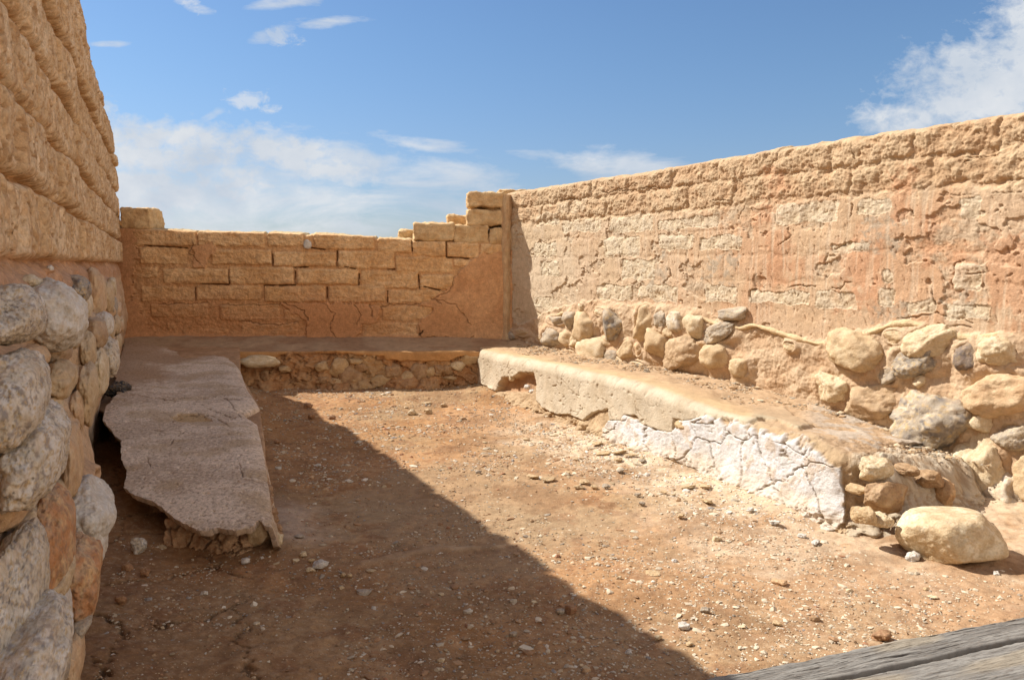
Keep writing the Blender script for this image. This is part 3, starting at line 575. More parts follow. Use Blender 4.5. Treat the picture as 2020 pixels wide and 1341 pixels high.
def right_front(S, Z, P):
    U, V = proj(P)
    n1 = fbm(S*2.6, Z*2.6, 0, 4, 51); n2 = fbm(S*13, Z*13, 0, 5, 52, .62); n3 = fbm(S*42, Z*42, 0, 3, 53, .65); n4 = fbm(S*6, Z*9, 0, 4, 54, .6)
    fl = np.interp(S, [a for a, b in foot_l], [b for a, b in foot_l])
    low = sst(.012, -.012, Z-fl+.02*n2)
    rects = []; rs = np.random.RandomState(8); z0 = .85
    while z0 < 1.75:
        s = -.3-rs.uniform(0, .3)
        while s < 6.6:
            L = rs.uniform(.38, .5); rects.append((s+.008, s+L-.008, z0+.008, z0+.146, rs.uniform(-.006, .008))); s += L
        z0 += .155
    hp, mp, _ = bricks_field(S, Z, rects, .026, .03, .026, 12, rad=.025)
    hb, mb, db = bricks_field(S, Z, rr_, .014, .020, .020, 13, rad=.022)
    topb = sst(1.40, 1.50, Z+.05*n1)                                # eroded upper courses
    # coat of plaster surviving in the middle, ragged patches of bare courses
    cov = fbm(S*2.3, Z*3.0, 0, 5, 56, .62)+.16+.16*sst(1.5, .9, Z)-.05+.12*sst(4.0, 1.5, S)
    coat = sst(.0, .022, cov)*(1-topb)*(1-sst(.2, .6, mb))
    rough = (1-coat)*(1-low)
    h = .09*hp*(1+3.2*topb)-.0045*sst(.38, .5, perlin(S*70+Z*30, Z*22, 0, 84))*(1-low)+.007*n1+rough*(.0045*n2+.0018*n3+.003*n4)+coat*(.0085+.0012*n2)+hb*.45+mb*.0015*n2
    h = h+topb*(.005*n4+.0045*n2+.003*n3-.003)
    streak = sst(.05, .5, fbm(S*26, Z*1.6, 0, 3, 57))
    h = h-.0015*streak*coat
    h = h-.003*sst(.25, .5, n3)*rough
    h = h*(1-low)+low*(.020+.018*fbm(S*5, Z*5, 0, 5, 58, .6)+.004*n2)
    bump = np.zeros(S.shape)
    for s0, z0_, a, b, rt in r_spots:
        m = (np.abs(S-s0) < a*2.2+.05) & (np.abs(Z-z0_) < b*2.2+.05)
        if not m.any(): continue
        d = np.hypot((S[m]-s0)/a, (Z[m]-z0_)/b); bump[m] = np.maximum(bump[m], .022*np.exp(-((d-1.05)/.35)**2))
    h = h+bump*low
    crack = np.zeros(S.shape)
    wu = 5*fbm(S*11, Z*11, 1.5, 4, 59, .65); wv = 5*fbm(S*11, Z*11, 6.5, 4, 60, .65)
    for pts in CRK_R: crack = np.maximum(crack, sst(2.0, .4, linesd(U+wu, V+wv, pts)+2.0*sst(-.15, .35, fbm(S*5, Z*5, 8, 3, 85))))
    e, _ = vor(S*3.4+.5*n1+.1*n2, Z*4.0+.4*n4, 79); crz = sst(.028, .004, e)*(1-topb)*sst(-.05, .15, fbm(S*1.7, Z*1.7, 0, 2, 80))
    edge = np.exp(-(cov/.02)**2)*(1-topb)*(1-low)*sst(-.1, .2, fbm(S*4, Z*4, 0, 2, 81))
    h = h-.009*crack-.0015*crz-.002*edge
    C = mixc((.55,.385,.215), (.60,.445,.27), sst(-.3, .4, n1+.2*n2))              # coat
    warm = sst(.2, 2.6, S+.5*n1); C = mixc(C, (.55,.335,.175), .55*warm)
    mott = sst(-.05, .3, fbm(S*1.9, Z*1.1, 0, 4, 82, .6)); C = mixc(C, (.53,.285,.14), .55*mott*warm*(1-low))
    C = mixc(C, (.50,.375,.23), .6*rough*sst(-.1, .25, n4)); C = mixc(C, (.41,.285,.165), .45*rough*sst(.0, .3, n2))
    C = mixc(C, mixc((.47,.285,.14), (.52,.345,.18), sst(-.3, .3, n2+n1)), .85*topb)
    C = mixc(C, (.58,.43,.26), .5*sst(2.2, .4, S)*sst(1.35, 1.1, Z)*(1-low))
    for k, pg in enumerate(PINK): C = mixc(C, (.53,.255,.12), .55*sst(-9, 10, wavy(U, V, polysd(U, V, pg), 22, 90+k))*(1-.5*streak))
    for k, pg in enumerate(GREYM): C = mixc(C, (.38,.295,.19), .7*sst(-2, 4, wavy(U, V, polysd(U, V, pg), 22, 105+k))*sst(-.3, .2, n2))
    C = mixc(C, mixc((.60,.465,.275), (.66,.53,.34), .5+n2), .7*sst(.2, .8, mb)*(1-.5*topb)*(1-.35*warm*sst(0, .3, n4)))
    C = mixc(C, mixc((.50,.315,.165), (.55,.375,.21), sst(-.3, .3, fbm(S*5, Z*5, 0, 3, 83))), low)
    C = mixc(C, (.60,.44,.27), .5*streak*coat*warm*(1-low)); C = C*np.array([.915, .968, 1.085]); C = mixc(C, (.27,.18,.10), .5*crack)
    return h, C
tr = ztop_pts(WR, [(1004,380),(1020,378),(1100,366),(1180,353),(1240,346),(1299,337),(1303,339),(1308,332),(1400,317),(1480,304),(1534,291),(1540,294),(1560,292),(1650,277),(1684,270),(1696,273),(1702,270),(1790,257),(1876,242),(1886,247),(1894,240),(2020,220)])
tr = ([-.3]+tr[0]+[6.6], [tr[1][0]]+tr[1]+[tr[1][-1]+.02])
s_r = np.concatenate([np.linspace(-.1, .0, 8)[:-1], spaced(0, 4.9, 1050, .85), np.linspace(4.91, 6.5, 230)])
wall_mesh('brickwork', WR, s_r, -.08, lambda s: np.interp(s, *tr)+.008*fbm(s*9, s*0, 0, 4, 64), right_front, .5, M_PLAS, wall_r, 440, flip=True, top_col=(.52,.37,.2), roundr=.025)
for i, (q, sp_) in enumerate(zip(RIGHT, r_spots)):
    s_, z_, a, b, rt = sp_; dp = .75*min(a, b)+.012
    make_stone('stone', WR.P(s_, .020, z_), (a*1.06, dp, b*1.08), q[4], 400+i, wall_r, dust=(.58,.43,.26), sub=5 if q[2] > 55 else 4, axes=wall_axes(WR), roll=-rt, facets=6, rough=.11, box=2.7, fine=1.3)
def bead(pts, rad, seed):
    Q = np.array([WR.hit(u, v, .03)[:2] for u, v in pts]); L = np.r_[0, np.cumsum(np.hypot(*np.diff(Q, axis=0).T))]
    n = int(L[-1]/.006); t = np.linspace(0, L[-1], n); s = np.interp(t, L, Q[:, 0]); z = np.interp(t, L, Q[:, 1])
    k = np.hanning(15); k /= k.sum(); pad = 7
    s = np.convolve(np.r_[[s[0]]*pad, s, [s[-1]]*pad], k, 'valid'); z = np.convolve(np.r_[[z[0]]*pad, z, [z[-1]]*pad], k, 'valid')
    ph = np.linspace(0, 2*np.pi, 15); T, A = np.meshgrid(t, ph, indexing='ij')
    r = rad*(.82+.75*fbm(T*7, T*0, 0, 4, seed)+.15*fbm(T*30, np.cos(A), np.sin(A)+2, 3, seed+1))*np.clip(np.minimum(T, L[-1]-T)/.04+.15, 0, 1)
    h0 = .024+.012*perlin(T*5, T*0+1, 0, seed+4)
    P = WR.P(s[:, None]+0*T, h0+r*np.cos(A)*.95, z[:, None]+r*np.sin(A)*1.15)
    C = mixc((.53,.38,.21), (.58,.43,.25), .5+fbm(T*20, A, 0, 3, seed+3)); grid('clay_roll', P, C, M_PLAS, wall_r)
bead(BEAD_A, .013, 71); bead(BEAD_B, .0145, 72)

# ------------------------------------------------------------------ benches: a ridge swept between a wall line A and a rim line B
def sweep(tA, A, B, zA, zB, T, r=.05, nA=10, nT=70, nB=60, foot=-.06, batter=.03):
    A = np.array(A, float); B = np.array(B, float); t = T
    f = lambda arr: np.interp(t, tA, arr)
    if not np.isscalar(r): r = f(r)
    ax, ay, bx, by, za, zb = f(A[:, 0]), f(A[:, 1]), f(B[:, 0]), f(B[:, 1]), f(zA), f(zB)
    k = np.hanning(21); k /= k.sum()
    sm = lambda v: np.convolve(np.pad(v, 10, 'edge'), k, 'valid'); bx, by, ax, ay, za, zb = map(sm, (bx, by, ax, ay, za, zb))
    dx, dy = bx-ax, by-ay; w = np.hypot(dx, dy)+1e-6; dx, dy = dx/w, dy/w
    # rim normal for the side face
    tx, ty = np.gradient(bx), np.gradient(by); tl = np.hypot(tx, ty)+1e-9; nx, ny = ty/tl, -tx/tl
    sg = np.sign(nx*dx+ny*dy); nx, ny = nx*sg, ny*sg
    P, Nn, sec = [], [], []
    for q in np.linspace(0, 1, nA)[:-1]:
        P.append(np.stack([ax, ay, foot+(za-foot)*q], -1)); Nn.append(np.stack([-dx, -dy, 0*dx], -1)); sec.append(-1+q)
    for q in np.linspace(0, 1, nT)[:-1]:
        q2 = q; l = q2*np.maximum(w-r, .001); P.append(np.stack([ax+dx*l, ay+dy*l, za+(zb-za)*q2], -1)); Nn.append(np.stack([0*dx, 0*dx, 1+0*dx], -1)); sec.append(q)
    for q in np.linspace(0, 1, 14)[:-1]:
        a = q*math.pi/2; l = np.maximum(w-r, .001); mxx = dx*(1-q)+nx*q; mxy = dy*(1-q)+ny*q
        P.append(np.stack([ax+dx*l+mxx*r*math.sin(a), ay+dy*l+mxy*r*math.sin(a), zb-r+r*math.cos(a)], -1)); Nn.append(np.stack([mxx*math.sin(a), mxy*math.sin(a), math.cos(a)+0*dx], -1)); sec.append(1+q)
    for q in np.linspace(0, 1, nB):
        l = np.maximum(w-r, .001); z = (zb-r)*(1-q)+foot*q; o = r+(batter if np.isscalar(batter) else f(batter))*q**1.7
        P.append(np.stack([ax+dx*l+nx*o+dx*0, ay+dy*l+ny*o, z], -1)); Nn.append(np.stack([nx, ny, 0*dx+.1], -1)); sec.append(2+q)
    return np.stack(P, 1), np.stack(Nn, 1), np.array(sec)

# right bench
bench_r = empty('earthen_bench', (1.2, 4.6, 0), 'sunlit earthen bench with cracked white plaster on its face, along the right wall', 'bench')
def wr_x(Y): return .590*(7.3-Y)
tk = [0, .12, .3, .5, .65, .78, .86, .885, .91, 1.0]
YA = [7.25, 6.6, 5.5, 4.74, 4.15, 3.75, 3.6, 3.58, 3.57, 3.56]
A = [(wr_x(y)+.10, y) for y in YA]; A[-5:] = [(2.17, 3.80), (2.10, 3.86), (2.10, 3.87), (2.12, 3.88), (2.32, 4.02)]
B = [(-.42, 6.98), (-.17, 6.55), (.30, 5.45), (.72, 4.62), (1.06, 3.97), (1.30, 3.38), (1.37, 3.22), (1.42, 3.19), (1.50, 3.20), (2.20, 3.56)]
zA = [.42, .40, .375, .352, .29, .20, .19, .19, .18, .13]
zB = [.345, .35, .385, .395, .335, .345, .315, .30, .29, .17]
def bench_right():
    P, Nn, sec = sweep(tk, A, B, zA, zB, np.r_[spaced(0, .86, 620, .9), np.linspace(.8615, 1, 190)], r=[.045,.05,.05,.05,.05,.05,.06,.08,.12,.13], nA=4, nT=120, nB=120, batter=[.05,.05,.05,.05,.05,.05,.06,.12,.2,.3])
    U, V = proj(P); X, Y, Z = P[..., 0], P[..., 1], P[..., 2]
    n1 = fbm(X*2.5, Y*2.5, Z*2.5, 4, 111); n2 = fbm(X*11, Y*11, Z*11, 5, 112, .62); n3 = fbm(X*38, Y*38, Z*38, 3, 113, .65); n4 = fbm(X*6, Y*6, Z*6, 4, 114)
    S = sec[None, :]+0*X; face = sst(.95, 1.5, S)
    o = lambda L: [(900+a/2.525, 660+b/2.525) for a, b in L]
    COAT = o([(90,60),(130,80),(112,130),(118,240),(205,285),(235,215),(290,215),(330,190),(395,190),(405,250),(400,330),(440,370),(520,400),(560,395),(640,430),(690,390),(760,375),(770,425),(830,430),(850,400),(900,400),(930,440),(960,455),(1000,470),(1090,490),(1095,420),(1150,430),
              (1250,405),(1300,420),(1390,430),(1450,455),(1530,425),(1600,440),(1700,475),(1780,465),(1650,395),(1620,340),(1300,270),(1000,150),(600,90),(300,20)])
    WHITE = o([(740,470),(770,425),(850,395),(940,440),(1000,470),(1090,480),(1150,410),(1250,395),(1390,420),(1450,445),(1530,415),(1700,475),(1735,510),(1805,530),(1790,560),(1870,640),(1920,660),(1925,720),(1940,800),(1935,930),(1900,975),(1830,990),(1660,900),(1380,770),(1240,690),(1110,630),(990,605),(900,560),(760,520)])
    HOLE = o([(235,215),(290,210),(330,190),(395,190),(402,240),(380,290),(330,290),(250,290),(205,285)])
    cs = polysd(U, V, COAT)+2.2*fbm(X*16, Y*16, Z*16, 4, 115, .6); coat = sst(-.6, 1.0, cs)*sst(.55, .95, S+.25*n1)
    ws = polysd(U, V, WHITE)+5.0*fbm(X*12, Y*12, Z*12, 4, 116, .65); white = sst(-1, 1.5, ws)*(1-coat)*sst(1.5, 1.9, S+.5*n2)
    hole = sst(-1, 4, polysd(U, V, HOLE)+3*n2)
    endf = sst(.865, .89, np.interp(np.arange(P.shape[0]), np.arange(P.shape[0]), np.r_[spaced(0, .86, 620, .9), np.linspace(.8615, 1, 190)]))[:, None]+0*X
    h = .014*n1+.007*n2+.002*n3
    h = h*(1-coat)+coat*(.018+.006*n1+.0015*n2)
    l = (X*-.42+Y*.9)                                   # length along the face
    ww = .18*fbm(l*3, Z*3, 0, 3, 117); e, cid = vor(l*4.3+ww*1.6+.1*n2, Z*6.0+ww*2.5+.1*n4, 118); e2, _ = vor(l*15+ww*3, Z*15, 119)
    ck = sst(.046, .010, e+.02*n2+.015*n4); ck2 = sst(.05, .01, e2)*sst(-.1, .3, n1+.1)
    h = h*(1-white)+white*(.022+.003*cid+.007*n4+.0035*n2+.0022*n3-.011*ck-.003*ck2)
    e3, _ = vor(l*5.1+ww*2.5+.15*n2, Z*6+ww*2.5, 120); ck3 = sst(.016, .003, e3+.02*n2)*coat*face*sst(-.2,.2,n1); h = h-.005*ck3-.006*sst(.40, .6, fbm(l*22+n1*2, Z*22, 0, 3, 121)+.25*perlin(l*2, Z*3, 0, 123))*coat*face
    edge = np.exp(-(cs/1.3)**2)*face; h = h-.010*edge*(1-white)
    h = h-.055*hole*face
    h = h+endf*(.014*fbm(X*9, Y*9, Z*9, 4, 122)+.005*n2+.003*n3)
    top = 1-sst(.8, 1.1, S); h = h+top*(.006*n4)
    h = h+.05*sst(.10, .0, Z)*face*(.6+1.0*n2)*(1-.5*white)
    P2 = P+Nn*h[..., None]
    C = mixc((.46,.29,.15), (.52,.35,.19), sst(-.3, .3, n1+.3*n2))
    C = mixc(C, mixc((.52,.39,.235), (.60,.47,.30), .5+n4), coat*face)
    C = mixc(C, (.62,.41,.19), .6*np.exp(-((S-.92-.06*n1)/.22)**2)*coat); C = mixc(C, (.40,.33,.21), .7*sst(1470, 1500, U)*coat)
    C = mixc(C, (.46,.275,.135), .6*top*sst(.0, .3, n1+.15)); C = mixc(C, (.50,.42,.31), .6*top*sst(1560, 1640, U)*sst(-.2, .2, n2+n4))
    C = mixc(C, mixc((.60,.53,.43), (.68,.61,.515), .5+n4+n2), white); C = mixc(C, (.60,.42,.24), .55*white*sst(.1, .0, Z+.05*n4-.04))
    C = mixc(C, (.55,.38,.22), .6*white*sst(.3, .6, n2)); C = mixc(C, (.45,.33,.2), .6*white*ck)
    C = mixc(C, (.46,.30,.15), .7*face*(1-white)*(1-coat)); C = mixc(C, mixc((.40,.27,.15), (.54,.42,.27), .5+n2+1.2*n3), endf*(1-white)*sst(.3, .9, S))
    C = mixc(C, (.40,.20,.09), .7*hole*face); C = C*np.array([.92, .98, 1.10]); C = mixc(C, (.30,.20,.11), .6*ck3)
    grid('core', P2, C, M_BENCH, bench_r, flip=True)
bench_right()
def px_face(u, v, p0, p1, off=0.0):
    """photo pixel -> point on the vertical plane through plan points p0, p1"""
    p0, p1 = np.array(p0, float), np.array(p1, float); e = (p1-p0)/np.linalg.norm(p1-p0); n = np.array([e[1], -e[0]])
    if n@(-p0) < 0: n = -n
    d = ray(u, v); t = (n@p0+off)/(n@d[:2]); return d*t+np.array([0, 0, HC]), t, (np.array([*e, 0]), np.array([*n, 0]), np.array([0, 0, 1.0]))
for i, (u, v, w, h, kd, rt) in enumerate([(1724,924,80,46,'cream',.15),(1752,980,112,58,'brown',.1),(1735,1024,26,32,'cream',0),(1703,1016,24,38,'tan',0),(1787,926,28,22,'brown',0),(1833,944,50,32,'brown',.1),(1690,965,20,18,'tan',0),(1862,975,30,60,'peach',0)]):
    c, t, ax = px_face(u, v, (1.44, 3.17), (2.20, 3.56), [.06, .13, .20, .17, .05, .08, .03, .10][i]); r = (w*t/FOC/2*1.05, .055, h*t/FOC/2*1.05)
    make_stone('stone', c, r, kd, 500+i, bench_r, sub=5, axes=ax, roll=-rt, rough=.1, facets=5)
for i, (u, v, w, h, kd) in enumerate([(1040,763,14,9,'white'),(1050,772,12,8,'white'),(1010,745,16,14,'cream'),(1150,835,22,12,'cream'),(1345,838,34,18,'tan'),(1168,850,14,9,'cream')]):
    Yf = np.interp(u, [950, 1660], [6.7, 3.2]); p0 = (float(face_x(Yf+.4)), Yf+.4); p1 = (float(face_x(Yf-.4)), Yf-.4)
    c, t, ax = px_face(u, v, p0, p1, .01); make_stone('plaster_lump', c, (w*t/FOC/2*1.2, .022, h*t/FOC/2), kd, 520+i, bench_r, sub=4, axes=ax, rough=.14)
for i, (u, v, w, h, kd, zz) in enumerate([(1470,757,100,16,'cream',.355),(1230,722,40,12,'tan',.37),(1780,860,50,8,'white',.245)]):
    d = ray(u, v); t = (zz-HC)/d[2]; c = d*t+np.array([0, 0, HC-.008]); make_stone('embedded_stone', c, (w*t/FOC/2, h*t/FOC*1.2, .02), kd, 530+i, bench_r, sub=4, rough=.12)

# back bench
bench_b = empty('earthen_bench', (-1.3, 6.8, 0), 'shaded low earthen bench with a broken plaster lip and rubble face, along the back wall', 'bench')
def bench_back():
    T = np.linspace(0, 1, 560); xs = [-3.6, -2.9, -2.4, -1.5, -.7, -.15, .1]
    Aa = [(x, 7.0+.0857*(x+3.5)+.05) for x in xs]
    Bb = [(-3.6, 6.56), (-2.9, 6.56), (-2.4, 6.58), (-1.5, 6.67), (-.7, 6.73), (-.15, 6.79), (.1, 6.82)]
    P, Nn, sec = sweep(np.linspace(0, 1, 7), Aa, Bb, [.475,.475,.47,.455,.44,.43,.42], [.385,.375,.367,.360,.350,.345,.34], T, r=.025, nA=4, nT=50, nB=90)
    U, V = proj(P); X, Y, Z = P[..., 0], P[..., 1], P[..., 2]; S = sec[None, :]+0*X
    n1 = fbm(X*3, Y*3, Z*3, 4, 131); n2 = fbm(X*12, Y*12, Z*12, 5, 132, .62); n3 = fbm(X*40, Y*40, Z*40, 3, 133, .6); face = sst(1.0, 1.6, S)
    lip = np.interp(U+5*n2, [400,440,480,520,560,580,620,680,720,752,764,800,840,880,920,950], [706,712,716,716,698,692,693,697,700,702,710,711,712,712,700,716])+3*fbm(X*14, 0*X, 0, 4, 134)
    lm = sst(1.0, -1.0, V-lip)*face+(1-face)
    e, cid = vor(X*4.5+.4*n1, Z*6+.4*n2, 135)
    h = .010*n1+.004*n2*(1-face)+lm*face*(.014+.005*n1)+(1-lm)*face*(.02*(cid-.3)*sst(-2.0, -1.2, X)-.035*sst(.12, .01, e)*.6+.026*n2+.007*n3-.012)
    h = h+.09*sst(.16, .0, Z)*face*(.7+.8*n1)
    P2 = P+Nn*h[..., None]
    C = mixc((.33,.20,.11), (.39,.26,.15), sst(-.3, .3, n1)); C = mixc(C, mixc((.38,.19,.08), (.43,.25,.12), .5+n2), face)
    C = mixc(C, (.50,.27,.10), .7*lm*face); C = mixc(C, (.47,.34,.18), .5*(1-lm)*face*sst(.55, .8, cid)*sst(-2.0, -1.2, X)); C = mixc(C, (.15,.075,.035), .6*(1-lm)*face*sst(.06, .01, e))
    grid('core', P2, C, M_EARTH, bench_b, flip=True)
bench_back()
for i, (u, v, w, h, kd) in enumerate([(508,713,66,25,'cream'),(636,723,22,22,'tan'),(668,724,30,40,'tan'),(692,741,40,38,'brown'),(661,755,34,18,'tan'),(752,750,33,22,'tan'),(776,733,26,34,'brown'),(801,744,28,26,'tan'),(827,735,32,38,'brown'),
        (866,730,22,24,'brown'),(903,722,24,20,'cream'),(928,706,30,26,'tan'),(714,724,22,16,'brown'),(848,732,16,22,'tan'),(884,729,18,20,'brown'),(562,728,20,14,'tan'),(524,741,16,22,'brown'),(640,748,18,16,'brown'),(700,712,26,12,'tan'),(885,745,26,12,'tan')]):
    c, t, ax = px_face(u, v, (-2.4, 6.58), (-.15, 6.79), -.006 if i else .03); make_stone('stone', c, (w*t/FOC/2*1.25, .036 if i else .06, h*t/FOC/2), kd, 540+i, bench_b, sub=4, axes=ax, rough=.12, facets=6)

# left bench: rubble core and the slumped plaster slab over it
bench_l = empty('earthen_bench', (-1.6, 4.3, 0), 'shaded bench topped by a slumped grey plaster slab with a broken near end', 'bench')
def wl_x(Y): return -.343-.451*Y
ZT = ([2.4, 2.75, 2.93, 3.2, 3.6, 4.0, 4.4, 5.0, 6.0, 6.6, 7.2], [.085, .115, .14, .195, .245, .275, .295, .325, .355, .372, .45])
def slab_pts(n):
    Yk = np.array([2.70, 2.93, 3.2, 3.54, 4.0, 4.25, 4.48, 5.0, 5.7, 6.3, 6.9]); return Yk
def bench_left():
    # core
    tk = [0, .25, .45, .62, .72, .84, .9, 1.0]
    Aa = [(wl_x(7.15)-.1, 7.15), (wl_x(5.6)-.1, 5.6), (wl_x(4.6)-.1, 4.6), (wl_x(4.2)+.08, 4.2), (wl_x(3.7)+.25, 3.75), (-1.42, 3.25), (-1.36, 3.12), (-1.34, 3.10)]
    Bb = [(-2.42, 7.0), (-1.93, 5.6), (-1.47, 4.6), (-1.33, 4.2), (-1.16, 3.7), (-.95, 3.08), (-.93, 2.98), (-1.36, 2.96)]
    zz = [.44, .33, .285, .265, .235, .16, .135, .125]
    P, Nn, sec = sweep(tk, Aa, Bb, zz, [z-.012 for z in zz], np.r_[np.linspace(0, .84, 420), np.linspace(.842, 1, 200)], r=.04, nA=30, nT=60, nB=80, batter=.02)
    X, Y, Z = P[..., 0], P[..., 1], P[..., 2]; S = sec[None, :]+0*X
    n1 = fbm(X*3, Y*3, Z*3, 4, 141); n2 = fbm(X*12, Y*12, Z*12, 5, 142, .62); n3 = fbm(X*40, Y*40, Z*40, 3, 143, .6)
    side = np.maximum(sst(1.0, 1.6, S), sst(.0, -.3, S)); near = sst(3.6, 3.1, Y)
    e, cid = vor(X*12+.4*n1, Z*12+.4*n2, 144)
    h = .006*n1+side*(.020*n2+.012*n1+.006*n3)+side*near*(.020*cid-.03*sst(.14, .02, e))+(.015+.05*near)*sst(.09, -.02, Z)*side*(.6+.8*n1)-.09*side*(1-near)-.03*side*near*sst(.0, 1.0, S)*sst(-1.05,-.95,X)
    P2 = P+Nn*h[..., None]; P2[..., 2] -= .012*(1-side)
    C = mixc((.36,.21,.11), (.44,.27,.145), sst(-.3, .3, n1+n2)); C = mixc(C, (.22,.12,.06), .5*sst(.1, .4, n2))
    grid('core', P2, C, M_EARTH, bench_l, flip=True)
    # plaster slab
    Yv = 2.55+(7.05-2.55)*np.linspace(0, 1, 900)**1.5; nc = 260; nd = 34
    rim = np.interp(Yv, [2.5, 2.93, 3.54, 4.1, 4.3, 4.48, 5.0, 5.7, 6.3, 6.9], [-.80, -.925, -1.145, -1.36, -1.50, -1.475, -1.72, -2.0, -2.25, -2.5])
    wx = wl_x(Yv)+.02; zt = np.interp(Yv, *ZT)
    cc = np.linspace(0, 1, nc); P = np.zeros((len(Yv), nc+nd, 3)); N2 = np.zeros_like(P)
    X = wx[:, None]+(rim-wx)[:, None]*cc; P[:, :nc, 0] = X; P[:, :nc, 1] = Yv[:, None]
    lat = (X-rim[:, None]); dz = -.030*np.exp(lat/.05)
    P[:, :nc, 2] = zt[:, None]+dz+.035*sst(.6, .0, cc)[None, :]*sst(3.2, 4.4, Yv)[:, None]; N2[:, :nc] = (0, 0, 1)
    q = np.linspace(0, 1, nd+1)[1:]; zs = P[:, nc-1, 2]
    P[:, nc:, 0] = rim[:, None]+.03*np.sin(q*math.pi/2)+.012*q; P[:, nc:, 1] = Yv[:, None]-.02*q; P[:, nc:, 2] = zs[:, None]*(1-q)+(-.02)*q; N2[:, nc:] = (.9, .2, .3)
    X, Y, Z = P[..., 0], P[..., 1], P[..., 2]; U, V = proj(P)
    n1 = fbm(X*2.2, Y*2.2, Z*0+.1, 4, 151); n2 = fbm(X*14, Y*14, Z*3, 5, 152, .62); n3 = fbm(X*60, Y*60, 0, 3, 153, .7)
    OUT = [(252,655),(228,690),(225,730),(232,780),(193,818),(215,843),(237,868),(240,905),(250,930),(246,960),(262,975),(300,988),(330,1008),(362,1034),(392,1046),(430,1040),(465,1046),(500,1036),(512,1020),(522,1036),(538,1040),
           (548,1078),(600,1082),(620,700),(430,640)]
    sd = polysd(U, V, OUT)+3.6*fbm(X*8, Y*8, 0, 3, 154, .5)+1.6*perlin(X*34, Y*34, 0, 158)
    CR = [[(240,775),(330,792),(400,786),(470,790)],[(340,830),(370,818),(420,822),(450,838)],[(395,800),(430,815),(465,825)],[(440,885),(470,905),(478,940)],[(330,880),(350,860),(365,850)],[(290,905),(300,925)],[(480,945),(530,952)],[(300,845),(322,850)],[(400,790),(440,780),(480,830)]]
    ck = np.zeros(X.shape)
    for pts in CR: ck = np.maximum(ck, sst(1.5, .3, .9*sst(-.1, .3, n2)+linesd(U+3*n2, V+3*fbm(X*12, Y*12, 7, 3, 155), pts)))
    patch = sst(-1, 2, polysd(U, V, [(335,822),(370,814),(400,818),(420,830),(385,832),(350,830)])+3*n2)
    h = .004*n1+.0018*n2+.0010*n3-.008*ck-.010*patch
    h = h+.010*sst(835, 790, V+6*n1)*sst(745, 790, V)
    h = h-.006*sst(.35, .6, fbm(X*35, Y*35, 0, 2, 156))
    top = P+N2*h[..., None]; keep = sd > 0
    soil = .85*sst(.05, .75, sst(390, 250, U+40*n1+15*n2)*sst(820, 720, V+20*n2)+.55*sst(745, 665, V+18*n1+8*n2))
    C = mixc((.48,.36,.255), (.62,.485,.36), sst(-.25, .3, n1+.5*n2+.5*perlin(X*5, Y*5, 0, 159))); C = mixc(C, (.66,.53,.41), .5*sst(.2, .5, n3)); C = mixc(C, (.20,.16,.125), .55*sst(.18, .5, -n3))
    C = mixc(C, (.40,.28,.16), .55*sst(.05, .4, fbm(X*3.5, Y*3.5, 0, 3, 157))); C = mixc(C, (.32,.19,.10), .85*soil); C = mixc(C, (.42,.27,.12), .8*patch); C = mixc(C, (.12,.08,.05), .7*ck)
    C = mixc(C, (.37,.25,.14), .6*(np.arange(nc+nd) >= nc)[None, :]*sst(.12, .02, Z))
    best = np.full(sd.shape, -1e9); bp = top.copy()
    for di in (-1, 0, 1):
        for dj in (-1, 0, 1):
            if di == dj == 0: continue
            s2 = np.full(sd.shape, -1e9); p2 = top.copy()
            a0, a1 = max(0, di), sd.shape[0]+min(0, di); b0, b1 = max(0, dj), sd.shape[1]+min(0, dj)
            s2[a0:a1, b0:b1] = sd[a0-di:a1-di, b0-dj:b1-dj]; p2[a0:a1, b0:b1] = top[a0-di:a1-di, b0-dj:b1-dj]
            u_ = s2 > best; best = np.where(u_, s2, best); bp = np.where(u_[..., None], p2, bp)
    mv = (~keep) & (best > 0); tt = np.where(mv, -sd/np.maximum(best-sd, 1e-6), 0)[..., None]
    top = top+(bp-top)*tt; keep = keep | mv
    m, n = X.shape; cell = keep[:-1, :-1] & keep[1:, :-1] & keep[1:, 1:] & keep[:-1, 1:]
    idx = np.arange(m*n).reshape(m, n); bot = top-N2*(.024+.006*n1[..., None]); bot[..., 1] += .010; bot[..., 0] += .006*(X < -1.1)
    V3 = np.concatenate([top.reshape(-1, 3), bot.reshape(-1, 3)]); off = m*n
    a, b, c, d = idx[:-1, :-1], idx[1:, :-1], idx[1:, 1:], idx[:-1, 1:]
    F = [np.stack([a, d, c, b], -1)[cell], np.stack([a, b, c, d], -1)[cell]+off]
    pad = np.pad(cell, 1)
    for (p, q_), nb in (((a, b), pad[1:-1, :-2]), ((b, c), pad[2:, 1:-1]), ((c, d), pad[1:-1, 2:]), ((d, a), pad[:-2, 1:-1])):
        mk = cell & ~nb; F.append(np.stack([p[mk], q_[mk], q_[mk]+off, p[mk]+off], -1))
    nflat = sum(len(q) for q in F[1:]); F = np.concatenate(F); used = np.unique(F); mp = -np.ones(len(V3), int); mp[used] = np.arange(len(used))
    C2 = np.concatenate([C.reshape(-1, 3), C.reshape(-1, 3)*np.array([.85, .8, .75])])
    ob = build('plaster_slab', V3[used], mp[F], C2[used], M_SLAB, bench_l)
    sm_ = np.ones(len(ob.data.polygons), bool); sm_[len(sm_)-nflat:] = False; ob.data.polygons.foreach_set('use_smooth', sm_); ob.data.update()
bench_left()
